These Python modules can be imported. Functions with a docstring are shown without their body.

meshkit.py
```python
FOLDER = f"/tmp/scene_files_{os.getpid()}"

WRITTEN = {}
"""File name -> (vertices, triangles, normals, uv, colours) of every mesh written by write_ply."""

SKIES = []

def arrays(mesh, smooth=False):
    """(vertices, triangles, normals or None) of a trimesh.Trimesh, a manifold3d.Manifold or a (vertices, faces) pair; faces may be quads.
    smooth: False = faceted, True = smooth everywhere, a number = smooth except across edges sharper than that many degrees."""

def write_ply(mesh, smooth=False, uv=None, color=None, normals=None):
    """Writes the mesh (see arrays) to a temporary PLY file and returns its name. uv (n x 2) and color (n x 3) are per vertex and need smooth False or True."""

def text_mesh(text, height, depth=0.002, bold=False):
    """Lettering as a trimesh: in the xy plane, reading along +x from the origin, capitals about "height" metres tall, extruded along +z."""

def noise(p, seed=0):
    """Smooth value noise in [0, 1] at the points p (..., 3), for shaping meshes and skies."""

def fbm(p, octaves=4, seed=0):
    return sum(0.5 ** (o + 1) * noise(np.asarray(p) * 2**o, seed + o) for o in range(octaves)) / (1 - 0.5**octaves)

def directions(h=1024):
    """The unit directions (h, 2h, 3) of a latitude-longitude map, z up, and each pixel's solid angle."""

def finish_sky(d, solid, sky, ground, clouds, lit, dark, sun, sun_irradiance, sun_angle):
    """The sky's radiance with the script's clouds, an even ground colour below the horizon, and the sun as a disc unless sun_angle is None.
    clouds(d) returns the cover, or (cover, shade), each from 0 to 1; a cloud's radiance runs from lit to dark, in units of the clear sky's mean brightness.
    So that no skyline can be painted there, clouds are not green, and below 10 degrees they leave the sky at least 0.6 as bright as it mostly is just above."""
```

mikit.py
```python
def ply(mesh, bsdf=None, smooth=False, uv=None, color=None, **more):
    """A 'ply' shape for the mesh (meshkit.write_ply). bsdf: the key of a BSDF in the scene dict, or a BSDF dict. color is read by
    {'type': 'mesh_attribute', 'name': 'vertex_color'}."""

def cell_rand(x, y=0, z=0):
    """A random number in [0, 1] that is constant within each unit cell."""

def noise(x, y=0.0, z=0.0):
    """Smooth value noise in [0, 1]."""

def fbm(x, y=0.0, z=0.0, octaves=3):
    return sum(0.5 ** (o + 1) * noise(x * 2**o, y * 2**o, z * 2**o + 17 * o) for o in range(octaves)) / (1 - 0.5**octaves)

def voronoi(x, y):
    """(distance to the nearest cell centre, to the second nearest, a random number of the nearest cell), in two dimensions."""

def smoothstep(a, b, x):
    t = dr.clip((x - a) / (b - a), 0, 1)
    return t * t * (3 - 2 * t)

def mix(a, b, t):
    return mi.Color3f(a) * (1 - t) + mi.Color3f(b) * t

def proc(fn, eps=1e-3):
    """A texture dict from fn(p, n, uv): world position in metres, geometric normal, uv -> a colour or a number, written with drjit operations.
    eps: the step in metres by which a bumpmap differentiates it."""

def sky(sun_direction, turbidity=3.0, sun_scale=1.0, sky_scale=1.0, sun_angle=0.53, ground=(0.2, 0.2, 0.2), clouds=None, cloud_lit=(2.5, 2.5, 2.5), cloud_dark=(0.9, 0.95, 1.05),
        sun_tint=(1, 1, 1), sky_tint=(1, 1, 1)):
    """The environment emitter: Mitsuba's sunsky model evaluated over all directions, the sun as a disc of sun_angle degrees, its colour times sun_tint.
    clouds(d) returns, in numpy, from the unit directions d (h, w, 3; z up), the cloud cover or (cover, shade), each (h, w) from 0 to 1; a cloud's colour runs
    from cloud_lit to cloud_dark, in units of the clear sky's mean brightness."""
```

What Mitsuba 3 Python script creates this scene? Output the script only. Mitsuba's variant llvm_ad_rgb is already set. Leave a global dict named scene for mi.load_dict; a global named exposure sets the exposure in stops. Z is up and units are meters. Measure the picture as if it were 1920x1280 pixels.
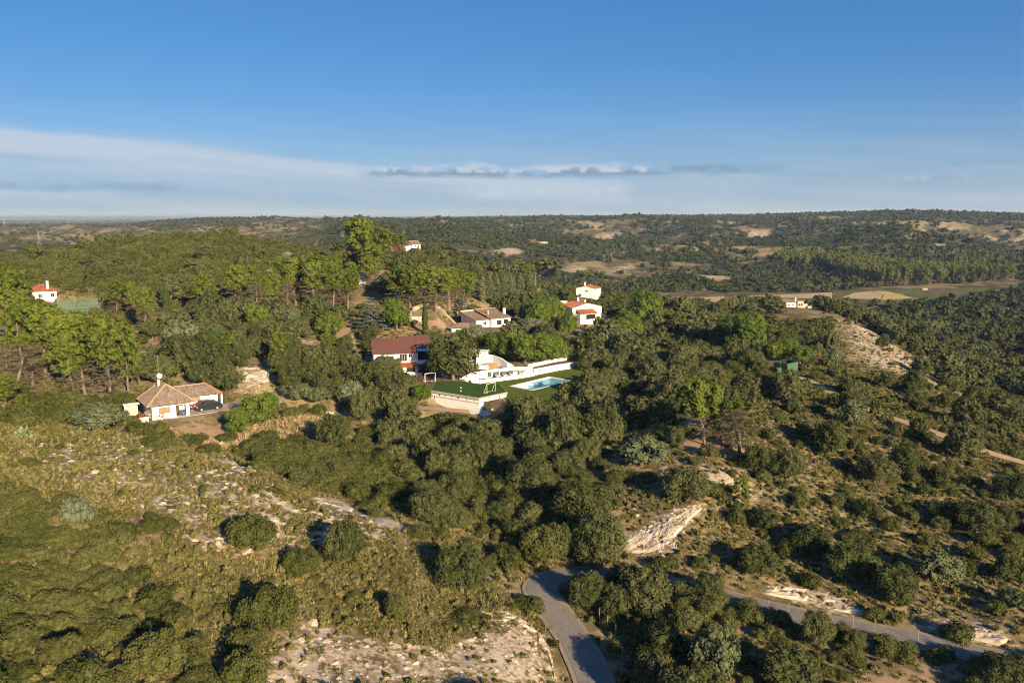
import math
import numpy as np, trimesh, shapely, mitsuba as mi, mikit, meshkit
from scipy.interpolate import RBFInterpolator
from scipy.ndimage import map_coordinates
from shapely.geometry import Polygon, LineString
from mikit import proc, noise, fbm, mix, smoothstep, voronoi, cell_rand
import drjit as dr

T = mi.ScalarTransform4f
scene, labels = {}, {}
rad = math.radians

# ------------------------------------------------------------------ camera, sky, exposure
CZ = 60.0                                     # the drone hovers 60 m above datum
FPX, TILT = 1507.0, rad(8.86)                 # focal length in photo pixels (1920 wide), downward tilt
scene['camera'] = {'type': 'perspective', 'fov': 2 * math.degrees(math.atan(960 / FPX)), 'fov_axis': 'x', 'near_clip': 1.0, 'far_clip': 30000.0,
                   'to_world': T().look_at(origin=[0, 0, CZ], target=[0, math.cos(TILT), CZ - math.sin(TILT)], up=[0, 0, 1]),
                   'medium': {'type': 'ref', 'id': 'air'}}
SUN = (0.49, -0.80, 0.315)
exposure = 3.0


def clouds(d):
    x, y, z = d[..., 0], d[..., 1], d[..., 2]
    az = np.degrees(np.arctan2(x, y))
    el = np.degrees(np.arcsin(np.clip(z, -1, 1)))
    ss = lambda a, b, t: (lambda q: q * q * (3 - 2 * q))(np.clip((t - a) / (b - a), 0, 1))
    P = np.stack([az * 0.22, el * 0.9, az * 0], -1)
    n1 = meshkit.fbm(P, 5, 3)
    n2 = meshkit.fbm(np.stack([az * 0.5, el * 2.6, az * 0 + 5], -1), 5, 8)
    n3 = meshkit.fbm(np.stack([az * 1.3, el * 3.2, az * 0 + 9], -1), 4, 21)
    # the wide anvil: its upper edge sinks from left to right
    top = np.interp(az, [-180, -60, -33, -20, -8, 2, 8.5, 11, 14, 60, 180], [3, 5.8, 5.5, 4.9, 3.8, 3.3, 2.8, 2.1, 0, 0, 0])
    under = top - el
    anvil = ss(-0.05, 0.9, under + (n1 - 0.5) * 0.5) * ss(-0.4, 1.8, el + 1.0)
    right = ss(11.5, 7.5, az)
    band = meshkit.fbm(np.stack([az * 0.10 + 0.03 * el, el * 2.2 + 0.12 * az, az * 0 + 31], -1), 5, 17)
    anvil = anvil * right * np.clip(0.34 + 0.50 * band + 0.34 * np.exp(-((under - 0.7) / 1.6) ** 2), 0.05, 0.92) * np.where(az > -75, 1, 0.6)
    core = np.exp(-((az - 1.5) / 6.0) ** 2) * np.exp(-((el - 1.9) / 0.75) ** 2) * ss(8.6, 7.6, az + (n3 - 0.5) * 2)
    brightleft = np.exp(-((az + 34) / 20.0) ** 2) * np.exp(-((under - 0.9) / 0.9) ** 2)
    cover = np.clip(anvil + 0.55 * core * right + 0.25 * brightleft * (under > -0.3), 0, 0.9)
    shade = np.clip(0.30 - 0.3 * core - 0.35 * brightleft + 0.6 * (0.5 - band), 0, 1)
    # the dark streak with small puffs on top, and thin streaks to the right and left
    def streak(a0, a1, e, w, amount, dark, wob=0.5):
        nonlocal cover, shade
        m = ss(a0, a0 + 2.0, az) * ss(a1, a1 - 2.5, az) * np.exp(-((el - e - (n2 - 0.5) * wob) / w) ** 2)
        m = m * ss(0.3, 0.62, n2 * 0.6 + n3 * 0.4 + 0.12) * amount
        cover = np.maximum(cover, m * 0.85)
        shade = shade * (1 - m) + dark * m
    streak(-11, 12, 2.95, 0.22, 1.5, 1.0)
    streak(8, 19, 3.15, 0.18, 1.4, 1.0)
    streak(-8, 9.5, 3.35, 0.17, 1.1, 0.1, 1.0)
    streak(10, 20, 2.6, 0.22, 1.0, 0.35, 1.0)
    streak(18, 29, 2.4, 0.30, 1.0, 0.5, 0.9)
    streak(27, 33, 3.2, 0.12, 1.0, 0.8)
    streak(-40, -21, 1.75, 0.3, 1.1, 0.75, 0.6)
    streak(-40, -25, 1.3, 0.22, 1.1, 0.15, 0.8)
    streak(-19, -12, 2.3, 0.10, 0.7, 0.3)
    fine = meshkit.fbm(np.stack([az * 2.2, el * 4.0, az * 0 + 71], -1), 4, 33)
    def puffs(a0, a1, e, w, amount):
        nonlocal cover, shade
        m = ss(a0, a0 + 1.0, az) * ss(a1, a1 - 1.0, az) * np.exp(-np.where(el > e, ((el - e) / w) ** 2, ((el - e) / (w * 0.35)) ** 2)) * ss(0.47, 0.60, fine) * amount
        cover = np.maximum(cover, m)
        shade = shade * (1 - m)
    puffs(-10, 10, 3.12, 0.34, 1.3)
    puffs(-3.5, 8.4, 1.5, 0.9, 1.1)
    puffs(11, 20, 2.45, 0.30, 0.6)
    puffs(21, 30, 2.35, 0.32, 0.6)
    puffs(-40, -27, 0.9, 0.3, 0.5)
    # pale veil low over the horizon
    cover = np.maximum(cover, 0.80 * np.exp(-(el / 5.2) ** 2) * (0.75 + 0.5 * n1))
    return np.clip(cover, 0, 1), np.clip(shade, 0, 1)


scene['sky'] = mikit.sky(SUN, turbidity=3, clouds=clouds, cloud_lit=(2.60, 3.02, 3.60), cloud_dark=(1.22, 1.72, 2.38), sky_tint=(0.155, 0.325, 0.565), sun_tint=(0.89, 1.0, 1.18))


# ------------------------------------------------------------------ measuring: bearings taken from the drone turned into places
def ray(u, v):
    x, y = (u - 960) / FPX, (640 - v) / FPX
    return np.array([x, math.cos(TILT) + y * math.sin(TILT), y * math.cos(TILT) - math.sin(TILT)])


def at_range(u, v, Y):
    d = ray(u, v)
    return d * (Y / d[1]) + [0, 0, CZ]


def at_level(u, v, z):
    d = ray(u, v)
    return d * ((z - CZ) / d[2]) + [0, 0, CZ]


# ------------------------------------------------------------------ terrain
LV = dict(house=25.2, terrace=23.3, turf=23.4, lawn=22.3, garage=19.6, upper=25.2, valley=2.0, court=33.0)
SPOTS = """0,1280,49 300,1280,53 600,1280,58 900,1280,62.5 1100,1280,67.5 1300,1280,67.5 1500,1280,68 1900,1280,69
0,1150,58 0,1000,72 0,870,93 0,800,110 300,1000,76 300,1150,63 600,1000,84 600,1150,69 800,1050,83 490,890,97 700,985,89 200,850,98 950,1130,79 830,1150,74
1050,1200,74.5 1000,1100,85 1060,1085,87 560,900,110 700,940,104 850,980,99 950,1040,93 600,800,135 600,830,128 500,820,130 330,800,131 400,830,126 250,830,113 180,800,120
100,770,135 0,770,130 400,768,143 460,700,165 430,735,156 500,690,170 160,740,152 30,700,165 235,735,153 290,640,195 310,600,225 145,585,238 85,557,262 200,540,285 400,590,232 350,640,197
640,620,222 560,650,200 600,570,255 690,530,290 500,500,320 545,470,355 0,492,330 150,463,370 300,446,390 450,446,400 600,473,385 700,475,400 775,470,425 850,490,390 900,510,360 950,530,335
20,470,900 100,450,1300 200,430,2200 100,428,1900 0,424,2300 300,416,2300 600,413,2300
745,705,184 820,625,222 905,775,162 1000,745,165 1070,690,198 980,650,214 930,615,250 1110,603,285 1095,553,352 1000,560,310
1200,646,240 1300,630,260 1200,760,165 1150,850,125 1000,870,122 900,850,130 780,800,148 700,800,143 1000,950,106 1150,950,103 1150,1000,98
1340,835,122 1280,860,117 1250,960,101 1200,1030,95 1300,950,102 1400,1000,98 1350,900,110 1500,850,125 1500,950,105 1500,1050,93 1300,760,150 1400,720,175 1470,695,192 1600,760,160 1600,640,250
1570,593,325 1450,608,290 1380,593,320 1300,586,345 1500,578,400 1700,690,220 1700,800,148 1700,900,120 1700,1000,101 1700,1100,87.5 1700,1190,77.5 1250,1098,86 1440,1140,82 1850,1228,74
1900,700,300 1820,640,380 1750,650,360 1900,780,212 1900,860,136 1900,1000,103 1900,1150,81 1300,1180,76.5 1750,596,465 1920,550,560 1850,570,510 1650,600,455 1900,600,480
1250,565,555 1400,555,588 1700,548,617 1850,540,654 1650,525,737 1350,520,780 1250,540,660 1890,500,950 1150,520,770 1100,480,1000 1000,460,1250 1000,430,1700 950,414,2300 1200,440,1500 1200,411,2200
1400,470,1150 1400,430,1700 1350,411,2300 1500,408,2200 1600,480,1000 1600,440,1500 1700,403,2000 1850,470,1100 1900,430,1600 1900,408,2000 1750,490,1000 1720,455,1150 1800,462,1250 700,419,2800 800,440,1500 850,462,1000"""
KA = 2.6
ctrl = []
for s in SPOTS.split():
    u, v, Y = map(float, s.split(','))
    p = at_range(u, v, Y)
    ctrl.append((math.atan2(p[0], p[1]), math.log(math.hypot(p[0], p[1])), p[2]))
for az, r, z in [(-60, 50, 29), (-60, 100, 31), (-55, 200, 32), (-55, 400, 46), (-55, 1000, 22), (-55, 4000, 28), (60, 50, 16), (60, 100, 14), (60, 200, 10), (55, 400, 8), (55, 700, 4), (55, 1500, 32), (55, 4000, 60),
                 (-60, 8, 26), (0, 8, 20), (60, 8, 17), (-30, 25, 27), (0, 30, 21), (30, 25, 18), (0, 12, 22), (-20, 620, 18), (-10, 560, 20), (-3, 600, 12), (-30, 560, 22), (0, 450, 16), (4, 480, 8), (4, 700, 2), (-8, 800, 18),
                 (0, 7000, 58), (25, 7000, 62), (-30, 4200, 22), (-15, 4200, 26), (-30, 8000, 22), (-55, 8000, 22), (55, 8000, 60), (12, 3500, 56), (28, 3500, 58), (36, 250, 8), (38, 420, 6), (0, 3600, 46)]:
    ctrl.append((rad(az), math.log(r), z))
ctrl = np.array(ctrl)
rbf = RBFInterpolator(np.stack([ctrl[:, 0] * KA, ctrl[:, 1]], 1), ctrl[:, 2], kernel='thin_plate_spline', smoothing=0.002)
CA, CR = np.linspace(rad(-70), rad(70), 260), np.linspace(math.log(3), math.log(9500), 300)
g = np.stack(np.meshgrid(CA * KA, CR, indexing='ij'), -1)
coarse = rbf(g.reshape(-1, 2)).reshape(g.shape[:2])


def base_height(az, lr):
    a = np.clip(az, CA[0], CA[-1])
    q = [(a - CA[0]) / (CA[1] - CA[0]), (np.clip(lr, CR[0], CR[-1]) - CR[0]) / (CR[1] - CR[0])]
    z = map_coordinates(coarse, q, order=1, mode='nearest')
    w = np.clip((np.abs(az) - rad(62)) / rad(40), 0, 1)
    w = w * w * (3 - 2 * w)
    behind = 20 + 12 * np.clip((lr - 5) / 3, 0, 1)
    return z * (1 - w) + behind * w


def sstep(a, b, t):
    q = np.clip((t - a) / (b - a), 0, 1)
    return q * q * (3 - 2 * q)


AZ = np.concatenate([np.linspace(-180, -47, 60)[:-1], np.arange(-47, 47, 0.16), np.linspace(47, 180, 60)])
RR = np.concatenate([np.geomspace(3, 42, 26)[:-1], np.exp(np.arange(math.log(42), math.log(1600), 0.0078)), np.exp(np.arange(math.log(1600), math.log(9200), 0.014))])
GA, GR = np.meshgrid(np.radians(AZ), RR, indexing='ij')
GX, GY = GR * np.sin(GA), GR * np.cos(GA)
GZ = base_height(GA, np.log(GR))
pt = np.stack([GX, GY, GX * 0], -1)
near, mid, far = sstep(25, 45, GR), sstep(60, 160, GR), sstep(650, 1300, GR)
GZ = GZ + near * (meshkit.fbm(pt / 9.0, 4, 1) - 0.5) * 1.1 * (1 - sstep(300, 900, GR)) + mid * (meshkit.fbm(pt / 34.0, 4, 2) - 0.5) * 2.2 * (1 - sstep(500, 900, GR))
ridge = 1 - 2 * np.abs(meshkit.fbm(pt / 420.0 + [3.1, 7.7, 0], 4, 5) - 0.5) * 2
GZ = GZ + far * np.where(GA < rad(-12), 0.75, 1.0) * ((ridge - 0.62) * 58 * (1 - 0.6 * sstep(1500, 2300, GR)) + (meshkit.fbm(pt / 120.0, 4, 4) - 0.5) * 14) * (1 - 0.55 * sstep(1900, 2600, GR))


def flatten(poly, z, blend):
    """Levels the ground inside a polygon, running out over BLEND metres."""
    x0, y0, x1, y1 = poly.buffer(blend).bounds
    m = np.nonzero((GX > x0) & (GX < x1) & (GY > y0) & (GY < y1))
    if len(m[0]):
        dist = shapely.distance(poly, shapely.points(GX[m], GY[m]))
        w = 1 - sstep(0, blend, dist)
        GZ[m] = GZ[m] * (1 - w) + z * w


def carve(pts, half, blend, sink=0.12):
    """Levels the ground across a way given by 3-D points."""
    line = LineString(pts[:, :2])
    along = np.concatenate([[0], np.cumsum(np.linalg.norm(np.diff(pts[:, :2], axis=0), axis=1))])
    x0, y0, x1, y1 = line.buffer(half + blend).bounds
    m = np.nonzero((GX > x0) & (GX < x1) & (GY > y0) & (GY < y1))
    pp = shapely.points(GX[m], GY[m])
    dist = shapely.distance(line, pp)
    z = np.interp(shapely.line_locate_point(line, pp), along, pts[:, 2]) - sink
    w = 1 - sstep(half, half + blend, dist)
    GZ[m] = GZ[m] * (1 - w) + z * w


def level_poly(z, *uv):
    return Polygon([at_level(u, v, z)[:2] for u, v in uv])


def spline(p, step=1.0):
    """A smooth curve through 3-D points (Catmull-Rom), resampled every STEP metres."""
    p = np.asarray(p, float)
    q = np.vstack([2 * p[0] - p[1], p, 2 * p[-1] - p[-2]])
    out = []
    for i in range(1, len(q) - 2):
        t = np.linspace(0, 1, max(2, int(np.linalg.norm(q[i + 1] - q[i]) / step) + 1))[:-1, None]
        a, b, c, d = q[i - 1], q[i], q[i + 1], q[i + 2]
        out.append(0.5 * (2 * b + (c - a) * t + (2 * a - 5 * b + 4 * c - d) * t**2 + (3 * b - a - 3 * c + d) * t**3))
    return np.vstack(out + [p[-1:]])


# the lane that bends round the foot of the spur
lane = spline([at_level(u, v, z) for u, v, z in [(1150, 1420, 17.5), (1125, 1320, 17.6), (1110, 1265, 17.8), (1072, 1190, 18.2), (1025, 1125, 18.7), (1012, 1095, 18.9), (1052, 1078, 18.9), (1110, 1073, 18.8), (1180, 1076, 18.6),
                                             (1250, 1092, 18.4), (1440, 1140, 17.9), (1560, 1168, 17.6), (1700, 1195, 17.3), (1850, 1228, 17.0), (2050, 1265, 16.6)]], 0.8)
carve(lane, 1.9, 4.0)
track_right = spline([at_level(u, v, z) for u, v, z in [(1500, 706, 22.8), (1560, 735, 22.2), (1590, 752, 21.9), (1650, 776, 21.4), (1715, 797, 21.0), (1790, 825, 20.4), (1860, 850, 19.7), (1930, 870, 19.0)]], 1.5)
carve(track_right, 1.6, 3.0, 0.08)
track_house = spline([at_level(u, v, z) for u, v, z in [(420, 772, 25.2), (450, 752, 25.0), (480, 745, 24.7), (540, 762, 23.6), (600, 772, 23.0), (660, 778, 22.3), (720, 772, 21.8), (790, 765, 21.4), (880, 772, 20.4)]], 1.0)
carve(track_house, 1.8, 3.0, 0.08)
path_up = spline([at_level(u, v, z) for u, v, z in [(600, 655, 27.4), (632, 640, 27.8), (645, 620, 28.6), (655, 600, 29.5)]], 1.0)
carve(path_up, 1.8, 3.0, 0.08)

PAD = {}
PAD['house'] = level_poly(25.2, (250, 792), (285, 792), (425, 772), (425, 748), (330, 748), (262, 765))
flatten(PAD['house'], 25.1, 4.0)
PAD['terrace'] = level_poly(23.3, (720, 712), (806, 728), (818, 716), (870, 712), (830, 690), (690, 690))
PAD['lawn'] = level_poly(22.3, (940, 745), (985, 760), (1075, 730), (1100, 700), (1078, 689), (1010, 700), (900, 716), (880, 725))
PAD['garage'] = level_poly(19.6, (800, 752), (900, 778), (965, 765), (955, 752))
PAD['upper'] = level_poly(25.2, (850, 628), (925, 620), (965, 612), (940, 600), (870, 600))
flatten(PAD['upper'], 25.1, 8.0)
flatten(PAD['terrace'], 23.2, 4.0)
flatten(PAD['garage'], 19.5, 3.0)
flatten(PAD['lawn'], 22.2, 4.0)
PAD['court'] = level_poly(32.0, (98, 588), (192, 585), (186, 566), (110, 568))
flatten(PAD['court'], 31.9, 6.0)
PAD['right_house'] = Polygon([at_range(u, 575, Y)[:2] for u, Y in ((1466, 396), (1535, 398), (1535, 420), (1466, 418))])
flatten(PAD['right_house'], at_range(1500, 580, 405)[2], 22.0)
PAD['pool'] = level_poly(22.3, (958.5, 723.8), (1034, 707.6), (1058, 711.2), (998, 731)).minimum_rotated_rectangle
flatten(PAD['pool'].buffer(0.7), 20.0, 0.8)
PAD['hilltop'] = Polygon([at_range(u, 470, Y)[:2] for u, Y in ((728, 414), (800, 418), (800, 440), (728, 436))])
flatten(PAD['hilltop'], at_range(775, 471, 425)[2], 26.0)
FIELDS = {'tan_a': [(1235, 570), (1300, 572), (1390, 560), (1470, 558), (1560, 560), (1560, 548), (1470, 552), (1320, 557), (1240, 556)], 'tan_b': [(1302, 522), (1345, 530), (1380, 525), (1370, 518), (1310, 515)]}
for f in FIELDS.values():
    flatten(level_poly(2.0, *f), 1.9, 25)
VALLEY = level_poly(2.0, (1560, 572), (1790, 570), (1900, 545), (1960, 530), (1900, 528), (1700, 536), (1560, 545))
flatten(VALLEY, 1.9, 30)

IX = np.arange(len(AZ))


def ground(x, y):
    """Height of the ground at (x, y), arrays or numbers."""
    az, r = np.degrees(np.arctan2(x, y)), np.hypot(x, y)
    q = [np.interp(az, AZ, IX), np.interp(np.log(np.maximum(r, 3)), np.log(RR), np.arange(len(RR)))]
    return map_coordinates(GZ, [np.atleast_1d(q[0]), np.atleast_1d(q[1])], order=1, mode='nearest').reshape(np.shape(x))


STEPS = np.geomspace(40, 4500, 2600)


def on_ground(u, v, y0=40):
    """Where a bearing meets the ground beyond y0."""
    d = ray(u, v)
    d = d / d[1]
    p = STEPS[STEPS > y0]
    h = CZ + d[2] * p - ground(d[0] * p, p)
    k = np.nonzero(h < 0)[0]
    if not len(k):
        return None
    k = k[0]
    if k:
        y = p[k - 1] + (p[k] - p[k - 1]) * h[k - 1] / (h[k - 1] - h[k])
    else:
        y = p[0]
    return np.array([d[0] * y, y, float(ground(d[0] * y, y))])


def ground_poly(*uv):
    return Polygon([q[:2] for q in (on_ground(u, v) for u, v in uv) if q is not None]).buffer(0)

# ------------------------------------------------------------------ materials
def matte(fn):
    return {'type': 'twosided', 'bsdf': {'type': 'diffuse', 'reflectance': proc(fn) if callable(fn) else {'type': 'rgb', 'value': list(fn)}}}


def rough(color, roughness=0.5, metallic=0.0, spec=0.5):
    return {'type': 'twosided', 'bsdf': {'type': 'principled', 'base_color': proc(color) if callable(color) else {'type': 'rgb', 'value': list(color)}, 'roughness': roughness, 'metallic': metallic, 'specular': spec}}


def leaf(a, b, tree=7.0, young=None):
    """Foliage: the hue drifts from plant to plant and from shoot to shoot."""
    def fn(p, n, uv):
        k = smoothstep(0.25, 0.75, noise(p.x / tree, p.y / tree, p.z / tree))
        s = noise(p.x * 2.1, p.y * 2.1, p.z * 2.1)
        c = mix(a, b, 0.65 * k + 0.35 * s)
        if young is not None:
            c = mix(c, young, 0.55 * smoothstep(0.62, 0.85, noise(p.x * 0.9, p.y * 0.9, p.z * 0.9 + 40)))
        return c * (0.72 + 0.56 * noise(p.x * 5.3, p.y * 5.3, p.z * 5.3))
    return matte(fn)


scene['leaf_oak'] = leaf((0.055, 0.065, 0.021), (0.112, 0.114, 0.047))
scene['leaf_maquis'] = leaf((0.056, 0.065, 0.018), (0.114, 0.114, 0.038), 5.0)
scene['leaf_scrub'] = leaf((0.105, 0.105, 0.032), (0.205, 0.180, 0.065), 2.6, (0.25, 0.20, 0.105))
scene['leaf_grass'] = leaf((0.178, 0.165, 0.052), (0.290, 0.242, 0.105), 3.0)
scene['leaf_straw'] = leaf((0.40, 0.285, 0.135), (0.52, 0.395, 0.215), 3.0)
scene['leaf_pine'] = leaf((0.080, 0.105, 0.016), (0.140, 0.160, 0.030), 6.0)
scene['leaf_cypress'] = leaf((0.045, 0.070, 0.016), (0.075, 0.105, 0.026), 4.0)
scene['leaf_cedar'] = leaf((0.080, 0.100, 0.070), (0.120, 0.140, 0.100), 4.0)
scene['leaf_silver'] = leaf((0.115, 0.130, 0.072), (0.170, 0.180, 0.108), 4.0)
scene['leaf_bright'] = leaf((0.070, 0.105, 0.018), (0.115, 0.150, 0.026), 6.0)
scene['leaf_poplar'] = leaf((0.090, 0.108, 0.052), (0.140, 0.152, 0.080), 5.0)
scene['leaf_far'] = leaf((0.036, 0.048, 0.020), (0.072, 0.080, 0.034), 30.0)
scene['leaf_farpine'] = leaf((0.095, 0.110, 0.028), (0.140, 0.150, 0.042), 20.0)
scene['pale_stone'] = matte(lambda p, n, uv: mix((0.34, 0.26, 0.185), (0.62, 0.52, 0.41), noise(p.x * 2.3, p.y * 2.3, p.z * 2.3)))
scene['bark'] = matte(lambda p, n, uv: mix((0.15, 0.105, 0.075), (0.26, 0.19, 0.14), noise(p.x * 3, p.y * 3, p.z * 1.2)))
scene['bark_pale'] = matte(lambda p, n, uv: mix((0.17, 0.13, 0.10), (0.27, 0.21, 0.165), noise(p.x * 3, p.y * 3, p.z * 1.2)))
scene['twig'] = matte(lambda p, n, uv: mix((0.125, 0.105, 0.062), (0.20, 0.165, 0.100), noise(p.x * 1.3, p.y * 1.3, p.z * 1.3)))


def soil(p, n, uv):
    n0 = fbm(p.x * 0.011 + 7, p.y * 0.011, 3.0, 3)
    n1 = fbm(p.x * 0.16, p.y * 0.16, 1.0, 3)
    nm = fbm(p.x * 0.045 + 3, p.y * 0.045, 2.0, 3)
    n2 = fbm(p.x * 0.75, p.y * 0.75, 5.0, 3)
    n3 = fbm(p.x * 3.1, p.y * 3.1, 9.0, 2)
    n4 = fbm(p.x * 1.5 + 5, p.y * 1.5, 7.0, 3)
    far = smoothstep(350.0, 800.0, dr.sqrt(p.x * p.x + p.y * p.y))
    scrubby = mix((0.165, 0.130, 0.062), (0.36, 0.265, 0.16), smoothstep(0.35, 0.68, 0.45 * n1 + 0.4 * n2 + 0.15 * n3))
    farland = mix((0.100, 0.090, 0.048), (0.32, 0.245, 0.15), smoothstep(0.47, 0.68, 0.35 * n0 + 0.45 * nm + 0.2 * n1))
    ground_c = mix(scrubby, farland, far)
    dirt = mix((0.33, 0.205, 0.115), (0.50, 0.345, 0.215), 0.6 * n2 + 0.4 * n1)
    ground_c = mix(ground_c, dirt, smoothstep(0.40, 0.60, uv.y + (n2 - 0.5) * 0.5))
    rock = mix((0.28, 0.205, 0.14), (0.55, 0.44, 0.33), smoothstep(0.32, 0.64, 0.3 * n1 + 0.4 * n2 + 0.3 * n3))
    return mix(ground_c, rock, smoothstep(0.43, 0.58, uv.x + (n4 - 0.5) * 0.85 + (n3 - 0.5) * 0.5 + (n1 - 0.5) * 0.3)) * (0.85 + 0.3 * n3)


scene['soil'] = matte(soil)

# bare rock and trodden dirt: (how much, softness in metres, outline)
BARE = [(0.70, 3.0, [(520, 1215), (600, 1172), (700, 1190), (830, 1222), (960, 1152), (1035, 1195), (1040, 1300), (500, 1300)]), (0.8, 1.0, [(575, 928), (640, 938), (700, 968), (770, 985), (760, 995), (680, 985), (580, 945)]),
        (0.50, 4.0, [(20, 850), (200, 815), (420, 850), (480, 880), (560, 935), (640, 1020), (420, 1050), (250, 990), (140, 920)]), (0.8, 1.0, [(395, 852), (440, 862), (480, 882), (470, 892), (400, 872)]), (0.56, 2.0, [(560, 940), (700, 985), (760, 1010), (640, 1030), (560, 990)]),
        (0.72, 1.5, [(1165, 1010), (1200, 990), (1310, 940), (1330, 955), (1290, 985), (1262, 1040), (1190, 1040)]), (0.68, 1.5, [(1415, 1102), (1500, 1092), (1580, 1115), (1640, 1150), (1560, 1150), (1440, 1122)]),
        (0.66, 1.5, [(1700, 1170), (1760, 1160), (1850, 1165), (1920, 1210), (1850, 1212), (1740, 1190)]), (0.58, 7.0, [(1572, 596), (1625, 615), (1700, 660), (1750, 700), (1690, 705), (1620, 690), (1575, 650)]), (0.9, 2.0, [(500, 505), (520, 490), (538, 472), (548, 474), (535, 492), (515, 510)]),
        (0.75, 1.5, [(425, 725), (440, 695), (470, 685), (508, 690), (500, 715), (470, 735), (435, 738)]), (0.58, 4.0, [(1200, 850), (1280, 860), (1400, 880), (1440, 930), (1330, 940), (1230, 910)]), (0.7, 2.0, [(540, 640), (600, 635), (612, 655), (560, 668)]),
        (0.8, 1.5, [(860, 495), (880, 500), (875, 506), (858, 502)]), (0.6, 2.0, [(1060, 640), (1080, 620), (1150, 650), (1165, 690), (1120, 690)]),
        (0.66, 12.0, [(920, 470), (960, 455), (990, 470), (950, 480)]), (0.66, 10.0, [(1040, 505), (1100, 498), (1110, 510), (1060, 515)]), (0.62, 12.0, [(1140, 500), (1190, 492), (1200, 505), (1150, 512)]), (0.62, 14.0, [(1060, 470), (1090, 462), (1100, 474), (1070, 480)]), (0.62, 12.0, [(940, 440), (980, 434), (990, 444), (950, 450)]), (0.62, 10.0, [(1210, 470), (1240, 462), (1250, 474)]), (0.60, 14.0, [(1100, 440), (1160, 430), (1190, 445), (1130, 452)]), (0.60, 14.0, [(1125, 475), (1185, 470), (1180, 485), (1130, 482)]), (0.58, 12.0, [(1030, 435), (1070, 430), (1060, 443)]), (0.58, 12.0, [(1400, 432), (1450, 436), (1440, 450), (1400, 445)]), (0.55, 20.0, [(1830, 428), (1860, 426), (1850, 438)])]
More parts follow.
